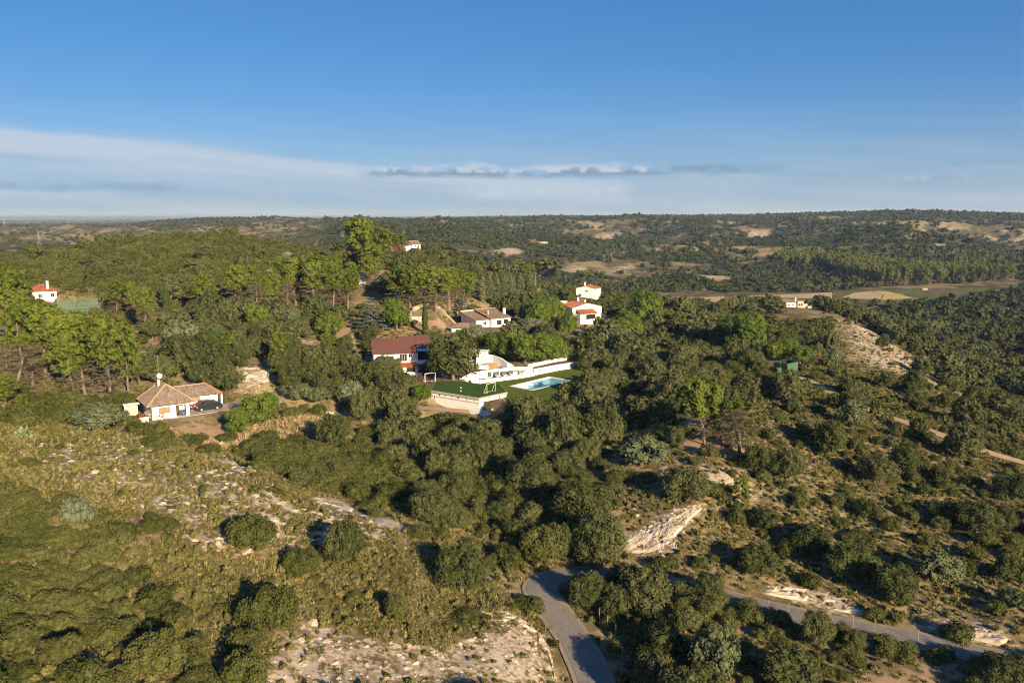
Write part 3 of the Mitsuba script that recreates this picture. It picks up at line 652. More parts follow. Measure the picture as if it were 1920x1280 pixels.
# zones: name, where (for the labels), outline, spacing of each kind in metres, size factor
ZONES = [
    ('all', 'on the slopes', None, {}, 1),
    ('farhills', 'on the far hills', 'far', {}, 1),
    ('near_land', 'on the rough ground between the woods', [(-260, 492), (120, 470), (300, 449), (450, 447), (600, 467), (690, 472), (800, 480), (900, 514), (960, 536), (1060, 562), (1240, 585), (1400, 592), (1560, 600), (1700, 705), (2150, 830), (2150, 1330), (-320, 1330)], {'bush': 4.6, 'shrub': 2.0, 'tussock': 1.5, 'oak': 20}, 0.8),
    ('right_slope', 'on the scrubby slope above the lane', [(1150, 900), (1180, 780), (1300, 660), (1440, 600), (1560, 600), (1700, 700), (1920, 830), (2150, 1225), (1700, 1165), (1440, 1110), (1250, 1068), (1180, 1020), (1130, 960)],
     {'oak': 10.0, 'bush': 3.5, 'shrub': 1.1, 'tussock': 0.9, 'rock': 2.0}, 0.62),
    ('slope_wood', 'in the wood at the top of the scrubby slope', [(1180, 780), (1300, 665), (1420, 620), (1500, 660), (1440, 720), (1420, 770), (1300, 800), (1200, 830)], {'oak': 6.8, 'bush': 4}, 0.8),
    ('ridge_top', 'on the low ridge above the valley', [(1230, 580), (1400, 588), (1560, 598), (1590, 640), (1480, 660), (1430, 610), (1240, 600)], {'bush': 3.2, 'shrub': 1.7, 'tussock': 1.4}, 0.66),
    ('dark_valley', 'in the dark wooded valley at the right', [(1600, 600), (1660, 592), (1760, 586), (1850, 556), (2150, 540), (2150, 815), (1800, 735), (1705, 680)], {'oak': 6.2, 'bush': 4.5}, 0.85),
    ('ridge_bare', 'on the pale ridge at the right', [(1568, 592), (1622, 612), (1700, 655), (1770, 705), (1690, 712), (1600, 700), (1560, 650)], {'oak': 17, 'bush': 9, 'shrub': 2.2, 'tussock': 1.8, 'rock': 1.6}, 0.66),
    ('below_lane', 'in the thicket below the lane', [(1062, 1092), (1130, 1092), (1250, 1112), (1440, 1160), (1700, 1220), (1860, 1250), (2150, 1262), (2150, 1330), (1190, 1330), (1160, 1240), (1120, 1170)],
     {'oak': 7.2, 'bush': 2.3, 'shrub': 1.2, 'tussock': 1.2}, 0.58),
    ('spur', 'on the pale foreground spur', [(-260, 800), (180, 812), (330, 830), (440, 850), (490, 893), (600, 935), (720, 992), (850, 1045), (950, 1120), (1020, 1180), (1055, 1330), (-320, 1330)],
     {'shrub': 1.15, 'tussock': 0.62, 'bush': 11, 'rock': 1.0}, 0.8),
    ('spur_dark', 'in the dark bush belt of the foreground spur', [(-260, 900), (110, 930), (140, 985), (250, 970), (330, 1000), (300, 1020), (230, 1060), (330, 1120), (330, 1160), (380, 1250), (380, 1330), (-320, 1330)], {'bush': 1.75, 'shrub': 1.15, 'tussock': 0.9}, 0.60),
    ('bare_bank', 'on the bare white bank beside the lane', [(520, 1205), (600, 1172), (700, 1190), (830, 1222), (960, 1152), (1035, 1195), (1045, 1330), (500, 1330)], {'shrub': 1.35, 'tussock': 1.1, 'rock': 0.75}, 0.6),
    ('gully', 'in the green gully behind the spur', [(430, 845), (500, 830), (600, 835), (700, 822), (760, 880), (900, 905), (1000, 905), (1100, 930), (1150, 1000), (1130, 1050), (1050, 1060), (985, 1085), (940, 1085), (850, 1010), (740, 960), (640, 925), (520, 890)], {'bush': 2.7, 'oak': 12, 'shrub': 1.5, 'tussock': 1.0}, 0.85),
    ('maquis', 'in the even green thicket below the dry grass', [(440, 850), (520, 838), (640, 850), (700, 880), (700, 925), (620, 925), (520, 890)], {'bush': 1.6}, 0.85),
    ('oak_slope', 'on the wooded slope below the turf terrace', [(690, 780), (760, 765), (855, 800), (890, 832), (950, 832), (990, 800), (1050, 792), (1100, 738), (1150, 745), (1175, 800), (1165, 870), (1090, 905), (950, 905), (760, 882), (690, 840)], {'oak': 5.6, 'bush': 3.5, 'tussock': 1.6}, 0.85),
    ('dry_field', 'in the dry grass below the white gatehouse', [(285, 800), (430, 785), (470, 800), (545, 782), (650, 798), (660, 822), (600, 832), (500, 828), (440, 842), (340, 832)], {'straw': 0.68, 'bush': 10, 'tussock': 1.8}, 0.85),
    ('left_bank', 'on the bank left of the gatehouse', [(-260, 760), (120, 745), (235, 755), (255, 800), (330, 815), (330, 832), (180, 812), (-260, 800)], {'bush': 3.2, 'shrub': 1.6, 'tussock': 1.0}, 0.8),
    ('pine_floor', 'among the pines at the left', [(-260, 690), (-260, 600), (100, 600), (260, 620), (275, 700), (250, 745), (120, 745), (-260, 760)], {'shrub': 3, 'tussock': 2.2, 'bush': 7}, 0.9),
    ('mid_left', 'in the woods behind the gatehouse', [(270, 720), (265, 640), (300, 610), (380, 585), (520, 580), (640, 560), (660, 600), (620, 650), (540, 690), (500, 735), (430, 745), (330, 735)], {'oak': 6.0, 'bush': 4.5, 'tussock': 2.4}, 0.85),
    ('estate_garden', 'in the garden of the villa', [(505, 740), (545, 690), (600, 665), (690, 668), (700, 700), (735, 715), (800, 750), (790, 765), (720, 768), (600, 768), (540, 758)], {'oak': 5.5, 'bush': 4.0, 'shrub': 3, 'tussock': 2.0}, 0.72),
    ('left_hill', 'on the thicket covered hilltop at the left', [(-260, 485), (120, 468), (300, 446), (450, 444), (600, 465), (690, 475), (640, 500), (560, 520), (450, 540), (330, 560), (250, 560), (200, 545), (120, 540), (-260, 530)], {'bush': 2.25, 'oak': 22}, 0.78),
    ('mid_hill', 'on the hillside below the hilltop house', [(640, 500), (700, 474), (800, 480), (900, 515), (960, 540), (1060, 560), (1060, 600), (960, 600), (860, 590), (760, 580), (660, 560)], {'oak': 7.5, 'bush': 4.2}, 0.85),
    ('mid_right', 'in the woods right of the villas', [(960, 600), (1060, 570), (1150, 556), (1240, 580), (1400, 590), (1440, 610), (1400, 660), (1290, 670), (1200, 740), (1100, 740), (1085, 680), (1000, 690), (930, 660), (910, 630)], {'oak': 7.2, 'bush': 5}, 0.9),
    ('garage_front', '', [(795, 765), (870, 784), (950, 772), (975, 768), (990, 795), (900, 818), (800, 795)], {'tussock': 1.6, 'shrub': 3}, 0.8),
    ('lawn_front', '', [(955, 752), (990, 765), (1075, 738), (1060, 760), (985, 792), (960, 775)], {'shrub': 2.4, 'bush': 6}, 0.7),
    ('upper_front', '', [(835, 652), (875, 642), (930, 622), (968, 617), (965, 632), (885, 656), (840, 668)], {'tussock': 2, 'shrub': 3}, 0.8),
    ('white_front', '', [(1060, 606), (1155, 606), (1160, 636), (1062, 640)], {'shrub': 3, 'bush': 6}, 0.6),
    ('white_front_upper', '', [(1068, 556), (1125, 556), (1130, 574), (1070, 582)], {'shrub': 3, 'bush': 6}, 0.6),
    ('obelisk_front', '', [(654, 546), (698, 543), (702, 572), (658, 572)], {'bush': 4}, 0.6),
    ('padel_front', '', [(1432, 700), (1500, 698), (1510, 735), (1440, 728)], {'tussock': 1.5, 'shrub': 2, 'bush': 5}, 0.75),
    ('hilltop_front', '', [(725, 478), (800, 480), (820, 500), (720, 500)], {'bush': 3}, 0.6),
    ('right_house_front', '', [(1455, 584), (1545, 586), (1555, 606), (1450, 604)], {'bush': 4, 'shrub': 3}, 0.6),
    ('pale_clear', '', [(535, 646), (605, 634), (628, 652), (604, 668), (540, 668)], {'tussock': 1.8, 'shrub': 4}, 0.7),
    ('brown_clear', '', [(275, 656), (300, 616), (368, 600), (386, 616), (352, 656), (300, 666)], {'tussock': 1.6, 'bush': 9, 'shrub': 4}, 0.8),
    ('scar_clear', '', [(492, 512), (520, 488), (545, 466), (554, 478), (537, 497), (515, 516)], {'tussock': 3}, 0.7),
    ('rock_front', '', [(425, 737), (512, 722), (532, 745), (500, 762), (440, 762)], {'tussock': 1.8, 'shrub': 3}, 0.8),
    ('house_clear', '', [(640, 640), (652, 615), (700, 600), (770, 606), (850, 598), (850, 640), (812, 650), (690, 640)], {'tussock': 1.5, 'bush': 7, 'shrub': 3}, 0.8),
    ('bank_cut', '', [(1165, 1010), (1200, 990), (1310, 940), (1330, 955), (1290, 985), (1262, 1040), (1190, 1040)], {'tussock': 2.2, 'shrub': 3, 'rock': 0.7}, 0.7),
    ('pine_clear', '', [(1250, 828), (1320, 820), (1420, 850), (1400, 870), (1280, 850)], {'tussock': 3}, 0.6),
    ('brown_field', '', [(1590, 1270), (1800, 1235), (1800, 1330), (1560, 1330)], {'tussock': 1.2}, 0.6),
]
AZ_LIM = rad(44)
rng = np.random.default_rng(77)
zone_poly = {}
for name, where, uv, kinds, size in ZONES:
    if isinstance(uv, list):
        zone_poly[name] = ground_poly(*uv).intersection(shapely.Point(0, 0).buffer(560 if name == 'dark_valley' else 455))


def jitter(poly, s):
    x0, y0, x1, y1 = poly.bounds
    x, y = np.meshgrid(np.arange(x0, x1, s), np.arange(y0, y1, s * 0.9))
    x = x + (np.arange(x.shape[0]) % 2)[:, None] * s * 0.5
    p = np.stack([x.ravel(), y.ravel()], 1)
    p += rng.uniform(-0.46, 0.46, p.shape) * s
    return p[shapely.contains_xy(poly, p[:, 0], p[:, 1])]


plants = []                                     # kind, x, y, scale across, scale up, zone, label


# the trees one can point to: kind, bearing of the foot, height and width in photo pixels
HAND = {
 'tall bare stemmed pine in the grove at the left edge': """pine 62 668 104 62|pine 85 705 140 72|pine 160 742 160 72|pine 208 745 160 70|pine 140 748 118 55|pine 45 690 140 70|pine 112 680 88 52""",
 'full crowned pine with low green branches in the left grove': "full 12 645 146 80|full 125 725 138 66|full 240 736 135 58|full 262 722 98 42|full 185 700 110 58|full 28 700 130 66",
 'dead grey brown pine inside the left grove': "dead 35 738 105 60|dead 62 722 95 55|dead 15 720 90 50",
 'small young pine below the left grove': "full 10 762 60 42|full 36 778 40 30",
 'pine beside the green tennis court': "pine 218 590 70 45|pine 250 602 76 34|pine 272 622 86 45",
 'pine on the brown clearing behind the left woods': "pine 362 590 76 50|pine 396 588 56 40|pine 438 578 84 52|pine 464 576 80 46|pine 500 588 74 40|pine 525 590 80 40",
 'bare pine among the pines behind the left woods': "dead 485 592 72 36|dead 540 590 70 30",
 'pine in the broad grove left of the white obelisk': "pine 556 572 92 58|pine 580 566 88 58|pine 600 568 92 62|pine 616 572 90 58|pine 636 566 86 56|pine 652 578 76 46|pine 590 580 90 50|pine 625 580 86 50",
 'towering dense pine on the skyline': "full 690 522 114 62|full 664 516 104 52|full 712 518 88 58|full 700 530 74 54",
 'flat topped pine left of the hilltop house': "pine 735 474 44 48|pine 716 474 48 44|pine 752 474 36 34",
 'pine below the tall skyline pines': "pine 692 540 62 44|full 668 550 60 30",
 'slim light green cypress beside the white obelisk': "cypress 658 548 62 16",
 'pine in the bright grove above the stone walls': "pine 745 576 74 56|pine 770 580 80 58|pine 798 578 82 56|pine 818 584 86 60|pine 842 580 80 56|pine 866 576 66 42|pine 760 572 76 50|pine 855 572 70 44",
 'pine on the crest left of the white houses': "pine 970 522 36 36|pine 1012 526 42 42|pine 1048 530 44 42|pine 998 540 44 36|full 1035 528 40 32|pine 1085 540 34 30",
 'grey green poplar on the slope above the upper villa': "poplar 880 556 44 16|poplar 892 560 48 17|poplar 905 566 50 18|poplar 918 562 50 18|poplar 930 560 48 18|poplar 945 560 46 16|poplar 958 556 42 16|poplar 992 550 48 18|poplar 975 556 44 16",
 'blue grey cedar with level branches behind the red roofed villa': "cedar 700 623 68 62",
 'smaller cedar above the stone walls': "cedar 866 600 44 36",
 'round dark tree beside the cedar': "bright 745 619 62 54",
 'slender dark cypress behind the red roof': "cypress 797 627 64 12",
 'slender cypress below the tennis court': "cypress 313 586 54 11",
 'dark cypress behind the upper villa': "cypress 946 590 34 9",
 'slender cypress on the pale bank left of the villa': "cypress 547 666 38 8",
 'broad light green conifer left of the pale bank': "full 514 692 74 38",
 'tall dark cypress in the row left of the white houses': "cypress 982 592 42 10|cypress 1008 592 46 10|cypress 1062 576 42 9|cypress 970 590 38 9",
 'bright green tree right of the upper villa': "bright 1010 622 64 48|bright 1036 614 60 44|full 1052 618 52 34|bright 992 612 50 38|bright 1066 630 46 36",
 'small cypress in the trio right of the grey tree': "cypress 1203 662 28 8|cypress 1209 663 29 8|cypress 1215 663 27 8",
 'airy light green tree right of the white house': "bright 1204 618 78 62|bright 1176 642 60 52|bright 1228 610 54 44",
 'round grey green tree below the white house': "grey 1155 664 54 78",
 'silvery tree in the woods at the right': "silver 1345 628 28 40",
 'tall bright green tree in the woods at the right': "bright 1385 662 78 66|bright 1412 656 72 58|bright 1368 642 54 56|bright 1480 672 40 46|bright 1455 676 36 40|bright 1500 682 36 36",
 'green oak on the bank above the white terrace walls': "bright 928 668 47 58|bright 962 674 54 62|oak 1000 678 60 60|bright 1022 682 62 56|bright 985 682 60 50|oak 903 662 40 44|bright 1045 678 50 46|oak 945 664 42 50",
 'silvery olive tree in front of the upper villa': "silver 893 646 42 46",
 'silvery olive tree right of the upper villa': "silver 1000 628 36 58",
 'large round holm oak right of the red roofed villa': "oak 850 713 78 96",
 'holm oak in front of the red roofed villa': "oak 716 712 60 48|oak 739 710 46 36|oak 706 717 46 48|oak 693 720 56 72|oak 662 708 46 52",
 'holm oak on the bank left of the red roofed villa': "oak 598 714 76 70|oak 560 702 58 56|oak 575 724 60 56|oak 630 692 46 42|oak 545 730 46 46|oak 690 658 26 32",
 'slim pointed conifer left of the red roof': "full 608 668 44 26|full 640 668 38 26|full 625 662 36 22",
 'silver grey bush tree beside the garden steps': "silver 655 760 50 56",
 'dense oak beside the garden steps': "oak 737 758 46 50",
 'yellow green tree left of the turf pitch': "bright 790 752 34 40|bright 757 762 30 20",
 'grey green bush above the retaining walls': "grey 565 748 32 50|grey 540 742 28 40|grey 600 752 30 44|oak 678 792 52 42|oak 700 778 40 40",
 'bright green tree beside the parked cars': "bright 442 816 58 40|bright 482 798 62 62|bright 502 782 50 42",
 'broad grey green tree left of the gatehouse': "grey 182 806 58 86",
 'oak in the woods behind the gatehouse roof': "oak 300 718 54 62|oak 350 702 62 64|oak 402 694 66 62|oak 330 690 56 54|oak 382 722 46 46|oak 445 690 50 52|oak 470 672 54 52|oak 415 712 48 46",
 'tall thin pine left of the three bare pines': "pine 1322 835 130 60",
 'second pine with a yellow green top on the brown clearing': "pine 1353 833 118 54",
 'grey leafless pine at the right of the brown clearing': "dead 1386 850 100 62|dead 1372 844 92 50",
 'small bright pine below the brown clearing': "full 1397 954 64 36",
 'round grey green oak on the slope left of the brown clearing': "grey 1203 874 66 84",
 'big holm oak on the wooded knoll right of the pool': "oak 1075 792 88 82|oak 1032 806 68 66|oak 1000 832 82 72|oak 1110 802 78 72|oak 1140 832 66 62|oak 1060 852 76 72|oak 1012 884 62 62|oak 985 796 46 50|oak 1100 872 62 60|oak 966 788 38 42|oak 1150 800 60 56",
 'small yellow green conifer on the wooded knoll': "full 1086 852 42 22",
 'holm oak right in front of the turf roofed garage': "oak 830 816 52 66|oak 868 818 54 66|oak 903 846 54 62|oak 782 836 60 60|oak 850 852 66 66|oak 930 862 66 62|oak 802 878 60 60|oak 882 884 60 60|oak 952 898 56 54|oak 765 806 46 46|oak 725 830 50 54|oak 740 870 50 50",
 'holm oak with a visible trunk in the gully': "oak 803 948 60 62|oak 936 978 46 48|oak 862 990 48 48",
 'round pale green bush on the foreground spur': "pale 148 982 60 72",
 'lone grey oak on the foreground spur': "oak 642 1058 104 84",
 'dark oak with a visible trunk at the end of the spur': "oak 866 1112 112 96",
 'dark bush on the middle of the foreground spur': "big 475 1030 66 96|big 510 1185 90 112|big 560 1080 56 70|big 740 1160 50 56",
 'bushy oak above the bend of the lane': "oak 1130 1062 100 104|big 1012 1052 66 96|big 1060 1040 60 70",
 'bush leaning over the near edge of the straight lane': "bush 1290 1118 26 60|bush 1345 1132 24 50|bush 1400 1146 26 56|bush 1455 1166 26 60|bush 1580 1192 24 48|bush 1655 1210 24 54|bush 1765 1236 24 56|bush 1700 1222 22 44|bush 1850 1258 30 66|bush 1880 1272 40 80|bush 1905 1268 36 80",
 'oak in the shade inside the bend of the lane': "oak 1205 1150 112 104|oak 1100 1142 84 72|oak 1152 1162 92 72|oak 1165 1120 80 76|oak 1228 1312 120 100|oak 1275 1352 130 110|oak 1320 1320 100 90",
 'large bush at the bottom left of the foreground': "big 290 1262 80 116|big 455 1300 84 100|big 120 1240 52 84|big 90 1150 44 76",
 'oak standing between the lane and the camera at the right': "oak 1530 1212 82 66|oak 1330 1120 56 56|oak 1868 1290 84 84|oak 1915 1285 74 80",
 'oak on the scrubby slope above the cut bank of the lane': "oak 1600 1090 90 84|oak 1670 1130 84 80|oak 1520 1040 80 74|oak 1830 1000 72 80|oak 1480 900 64 60|oak 1640 905 66 74|oak 1810 800 74 60|oak 1800 860 80 64",
}
for label, rows in HAND.items():
    for row in rows.split('|'):
        k, u, v, h, w = row.split()
        p = on_ground(float(u), float(v))
        if p is None:
            continue
        depth = p[1] * math.cos(TILT) + (CZ - p[2]) * math.sin(TILT)
        sh, sw = float(h) * depth / FPX / SIZE[k][0], float(w) * depth / FPX / SIZE[k][1]
        plants.append([k, p[0], p[1], sw, sh, 'hand', label])
hand_xy = np.array([[p[1], p[2]] for p in plants])
hand_r = np.array([SIZE[p[0]][1] * p[3] * 0.42 for p in plants])

names = [z[0] for z in ZONES if z[0] in zone_poly]
for i, (name, where, uv, kinds, size) in enumerate([z for z in ZONES if z[0] in zone_poly]):
    rest = zone_poly[name].difference(BLOCK)
    for other in names[i + 1:]:
        rest = rest.difference(zone_poly[other])
    if rest.is_empty:
        continue
    for k, s in kinds.items():
        p = jitter(rest, s)
        keep = np.ones(len(p), bool)
        d = np.hypot(p[:, 0], p[:, 1])
        keep &= np.abs(np.arctan2(p[:, 0], p[:, 1])) < AZ_LIM
        bare = sample(BARE_AT, p[:, 0], p[:, 1])
        clump = meshkit.fbm(np.stack([p[:, 0] / 14, p[:, 1] / 14, p[:, 0] * 0 + len(k)], 1), 3, 9)
        if k in ('oak', 'bush'):
            keep &= rng.uniform(size=len(p)) < np.clip(1.35 - 1.5 * bare - (0.9 if name == 'right_slope' else 0.3) * (clump < 0.47), 0, 1)
            for (hx, hy), hr in zip(hand_xy, hand_r):
                keep &= np.hypot(p[:, 0] - hx, p[:, 1] - hy) > hr + (1.6 if k == 'oak' else 0.4) * size
        elif k == 'rock':
            keep &= (rng.uniform(size=len(p)) < np.clip((bare - 0.15) * 1.6, 0.02, 0.8)) & (d < 330)
        else:
            fine = meshkit.fbm(np.stack([p[:, 0] / 2.2, p[:, 1] / 2.2, p[:, 0] * 0 + len(k)], 1), 2, 19)
            keep &= rng.uniform(size=len(p)) < np.clip(1.15 - 1.5 * bare + (fine - 0.5) * 1.6, 0.02, 1)
            keep &= d < 330
        for x, y in p[keep]:
            a = size * float(np.exp(np.clip(rng.normal(0, 0.34), -0.6, 0.42)))
            a *= {'rock': rng.uniform(0.35, 1.0), 'oak': 0.92, 'tussock': 1.15, 'straw': 1.1}.get(k, 1.0)
            kk = k
            if k == 'oak' and d.max() < 420 and rng.uniform() < 0.16:
                kk = rng.choice(['grey', 'grey', 'bright', 'silver']) if name in ('mid_left', 'estate_garden', 'mid_right') else rng.choice(['oak', 'grey'])
            if k == 'oak' and name == 'right_slope' and rng.uniform() < 0.07:
                kk, a = 'dead', a * 0.5
            plants.append([kk, x, y, a * rng.uniform(0.85, 1.2), a * rng.uniform(0.75, 1.25), name, where])

# the far hills: oaks thin out into clearings
allz = shapely.union_all(list(zone_poly.values()))
shapely.prepare(allz)
shapely.prepare(BLOCK)
for r0, r1, s in [(230, 560, 7.5), (560, 900, 9.0), (900, 1500, 9.6), (1500, 2700, 13.0), (2700, 4600, 30.0)]:
    x, y = np.meshgrid(np.arange(-r1 * 0.76, r1 * 0.76, s), np.arange(r0 * 0.7, r1 * 1.02, s))
    p = np.stack([x.ravel(), y.ravel()], 1) + rng.uniform(-0.5, 0.5, (x.size, 2)) * s
    r, az = np.hypot(p[:, 0], p[:, 1]), np.arctan2(p[:, 0], p[:, 1])
    p = p[(r > r0) & (r < r1) & (np.abs(az) < rad(42))]
    p = p[~shapely.contains_xy(allz, p[:, 0], p[:, 1]) & ~shapely.contains_xy(BLOCK, p[:, 0], p[:, 1])]
    r, az = np.hypot(p[:, 0], p[:, 1]), np.degrees(np.arctan2(p[:, 0], p[:, 1]))
    n0 = meshkit.fbm(np.stack([p[:, 0] / 110, p[:, 1] / 110, p[:, 0] * 0], 1), 4, 61)
    dens = np.where(az < -6, 0.6 + 1.8 * (n0 - 0.5), np.where(az < 12, 0.74, 0.90) + 3.8 * (n0 - 0.5))
    dens = np.where((az < -14) & (r > 700), 0.62 + 1.8 * (n0 - 0.5), dens) - 1.2 * np.clip(sample(BARE_AT, p[:, 0], p[:, 1]), 0, 0.6) - 1.0 * sample(DIRT_AT, p[:, 0], p[:, 1])
    for x, y in p[rng.uniform(size=len(p)) < dens]:
        a = float(np.exp(np.clip(rng.normal(0, 0.25), -0.5, 0.45))) * (1.0 if r1 < 1000 else 1.15 if r1 < 2000 else 1.4) * 0.95
        a *= 0.62 if math.atan2(x, y) < rad(-13) else 1.0
        plants.append(['oak', x, y, a * rng.uniform(0.9, 1.25), a * rng.uniform(0.75, 1.05), 'farhills', 'on the far hills'])

# the planted pines along the valley
for uv, s in (([(1560, 515), (1640, 535), (1700, 540), (1800, 538), (1905, 530), (1905, 522), (1800, 520), (1660, 506), (1560, 492)], 8.0), ([(1780, 510), (1850, 505), (1915, 505), (1915, 490), (1800, 488)], 8.0), ([(1450, 500), (1560, 505), (1560, 492), (1470, 485)], 9.0)):
    poly = ground_poly(*uv)
    if poly.is_empty:
        continue
    for x, y in jitter(poly.difference(VALLEY), s):
        a = rng.uniform(1.05, 1.4)
        plants.append(['plant', x, y, a * 0.85, a * rng.uniform(0.95, 1.1), 'plantation', 'planted'])

# ------------------------------------------------------------------ planting
KIND = {'oak': ('holm_oak', 'oak'), 'silver': ('olive_tree', 'tree'), 'bright': ('broadleaf_tree', 'tree'), 'grey': ('grey_leaved_tree', 'tree'), 'pine': ('pine_tree', 'pine'), 'full': ('full_pine', 'pine'), 'dead': ('dead_pine', 'dead tree'), 'big': ('large_bush', 'bush'), 'bush': ('dense_bush', 'bush'),
        'pale': ('pale_bush', 'bush'), 'cypress': ('cypress_tree', 'cypress'), 'poplar': ('poplar_tree', 'poplar'), 'cedar': ('cedar_tree', 'cedar'), 'shrub': ('low_shrub', 'shrub'), 'tussock': ('grass_tussock', 'grass'), 'straw': ('straw_tussock', 'grass'), 'plant': ('plantation_pine', 'pine'), 'rock': ('loose_rock', 'rock')}
STUFF = {'oak': ('oak_woodland', 'far wood of holm oaks spread over the hills'), 'bush': ('bush_thicket', 'thicket of evergreen bushes over the hills'), 'shrub': ('scrub', 'low olive brown scrub covering the slopes'),
         'tussock': ('dry_grass', 'dry tufted grass covering the slopes'), 'rock': ('limestone_rubble', 'loose pale limestone rubble lying on the bare ground'), 'straw': ('straw_grass', 'tall straw coloured grass below the gatehouse'), 'plant': ('pine_plantation', 'rows of planted pines along the valley floor')}
ADJ = {'dead': 'small leafless grey tree', 'oak': 'dark holm oak', 'grey': 'grey green tree', 'bright': 'bright green tree', 'silver': 'silvery olive tree', 'bush': 'dense green bush', 'shrub': 'low olive brown shrub', 'plant': 'slim planted pine with a bare stem'}
px, py = np.array([p[1] for p in plants]), np.array([p[2] for p in plants])
pz = ground(px, py)
depth = py * math.cos(TILT) + (CZ - pz) * math.sin(TILT)
uu, vv = 960 + FPX * px / depth, 640 - FPX * (py * math.sin(TILT) * 1.0 + (pz - CZ) * math.cos(TILT)) / depth
shown = np.array([SIZE[KINDKEY][0] * p[4] for p in plants for KINDKEY in (p[0] if p[0] != 'plant' else 'pine',)]) / depth
inside = (uu > -10) & (uu < 1930) & (vv > 390) & (vv < 1290)
rank = {}
for k in KIND:
    idx = [i for i in np.argsort(-shown) if plants[i][0] == k and inside[i]]
    idx.sort(key=lambda i: plants[i][5] != 'hand')
    if k in ('tussock', 'straw', 'rock'):
        idx = []
    rank.update({i: True for i in idx[:300]})
count = {}


def take(name):
    count[name] = count.get(name, 0) + 1
    return name if count[name] == 1 else f'{name}_{count[name] - 1:03d}'


HAND_N = {l: r.count('|') + 1 for l, r in HAND.items()}
ORD = 'first second third fourth fifth sixth seventh eighth ninth tenth eleventh twelfth'.split()
HAND_ORD = {}
for l in HAND:
    mine = sorted((i for i, p in enumerate(plants) if p[6] == l), key=lambda i: uu[i])
    for j, i in enumerate(mine):
        HAND_ORD[i] = f'{l}, {ORD[j]} from the left' if len(mine) > 1 else l
for i, (k, x, y, sw, sh, zone, where) in enumerate(plants):
    d = depth[i]
    if k == 'oak':
        proto = f'proto_oak_n{rng.integers(4)}' if d < 125 else f'proto_oak_a{rng.integers(4)}' if d < 215 else f'proto_oak_b{rng.integers(3)}' if d < 420 else f'proto_oak_c{rng.integers(3)}'
    elif k == 'bush':
        proto = f'proto_bush_a{rng.integers(2)}' if d < 150 else f'proto_bush_b{rng.integers(2)}' if d < 420 else 'proto_bush_c0'
    elif k == 'pine':
        proto = f'proto_pine_a{rng.integers(3)}' if d < 420 else f'proto_pine_b{rng.integers(2)}'
    elif k == 'plant':
        proto = f'proto_pine_b{rng.integers(2)}'
    elif k == 'rock':
        proto = f'proto_rock_{rng.integers(3)}'
    elif k in ('pale', 'dead', 'cedar'):
        proto = f'proto_{k}_a0'
    elif k == 'shrub':
        proto = f'proto_shrub_{rng.choice(4, p=[0.3, 0.3, 0.25, 0.15])}'
    elif k in ('tussock', 'straw'):
        proto = f'proto_{k}_{rng.integers(3 if k == "tussock" else 2)}'
    else:
        proto = f'proto_{k}_a{rng.integers(2)}'
    a = rng.uniform(0, 2 * np.pi)
    wide, tip, tilt = rng.uniform(0.84, 1.18), rng.uniform(0, 6.28), (0.0 if k in ('cypress', 'poplar', 'tussock', 'straw') else rng.uniform(0, 0.13))
    ca, sa = math.cos(a) * sw, math.sin(a) * sw
    M = np.array([[ca * wide, -sa / wide, math.cos(tip) * tilt * sh, x], [sa * wide, ca / wide, math.sin(tip) * tilt * sh, y], [0, 0, sh, pz[i] - 0.05], [0, 0, 0, 1]])
    if rank.get(i):
        key = take(KIND[k][0])
        if zone == 'hand':
            labels[key] = {'label': HAND_ORD[i], 'category': KIND[k][1]}
            if HAND_N[where] > 1:
                labels[key]['group'] = where + ' (cluster)'
        else:
            text = f'{ADJ.get(k, KIND[k][0].replace("_", " "))} {where if where != "planted" else "in the plantation on the valley floor"}'
            labels[key] = {'label': text, 'category': KIND[k][1], 'group': text + ' (cluster)'}
    else:
        base, text = STUFF.get(k, STUFF['bush'])
        count[base] = count.get(base, 0) + 1
        key = f'{base}__{count[base]:05d}'
        if count[base] == 1:
            labels[base] = {'label': text, 'category': 'rubble' if k == 'rock' else 'vegetation', 'kind': 'stuff'}
    scene[key] = {'type': 'instance', 'to_world': T(M), 'shapegroup': {'type': 'ref', 'id': proto}}
used = {d['shapegroup']['id'] for d in scene.values() if d.get('type') == 'instance'}
for k in [k for k, d in scene.items() if d.get('type') == 'shapegroup' and k not in used]:
    del scene[k]
print('plants', len(plants), {k: v for k, v in count.items()})

# ------------------------------------------------------------------ materials of the built things
def plaster(base, stain):
    return matte(lambda p, n, uv: mix(base, stain, 0.75 * smoothstep(0.45, 0.85, fbm(p.x * 0.9, p.y * 0.9, p.z * 0.5, 3)) + 0.25 * noise(p.x * 4, p.y * 4, p.z * 4)))


def tiles(a, b, c):
    def fn(p, n, uv):
        t = 0.5 * cell_rand(uv.x / 0.24, uv.y / 0.42) + 0.5 * cell_rand(uv.x / 0.48, uv.y / 1.6 + 7)
        k = mix(a, b, t)
        k = mix(k, c, 0.8 * smoothstep(0.72, 0.95, cell_rand(uv.x / 0.24 + 91, uv.y / 0.42)))
        return k * (0.75 + 0.4 * fbm(p.x * 0.6, p.y * 0.6, p.z, 3))
    return matte(fn)


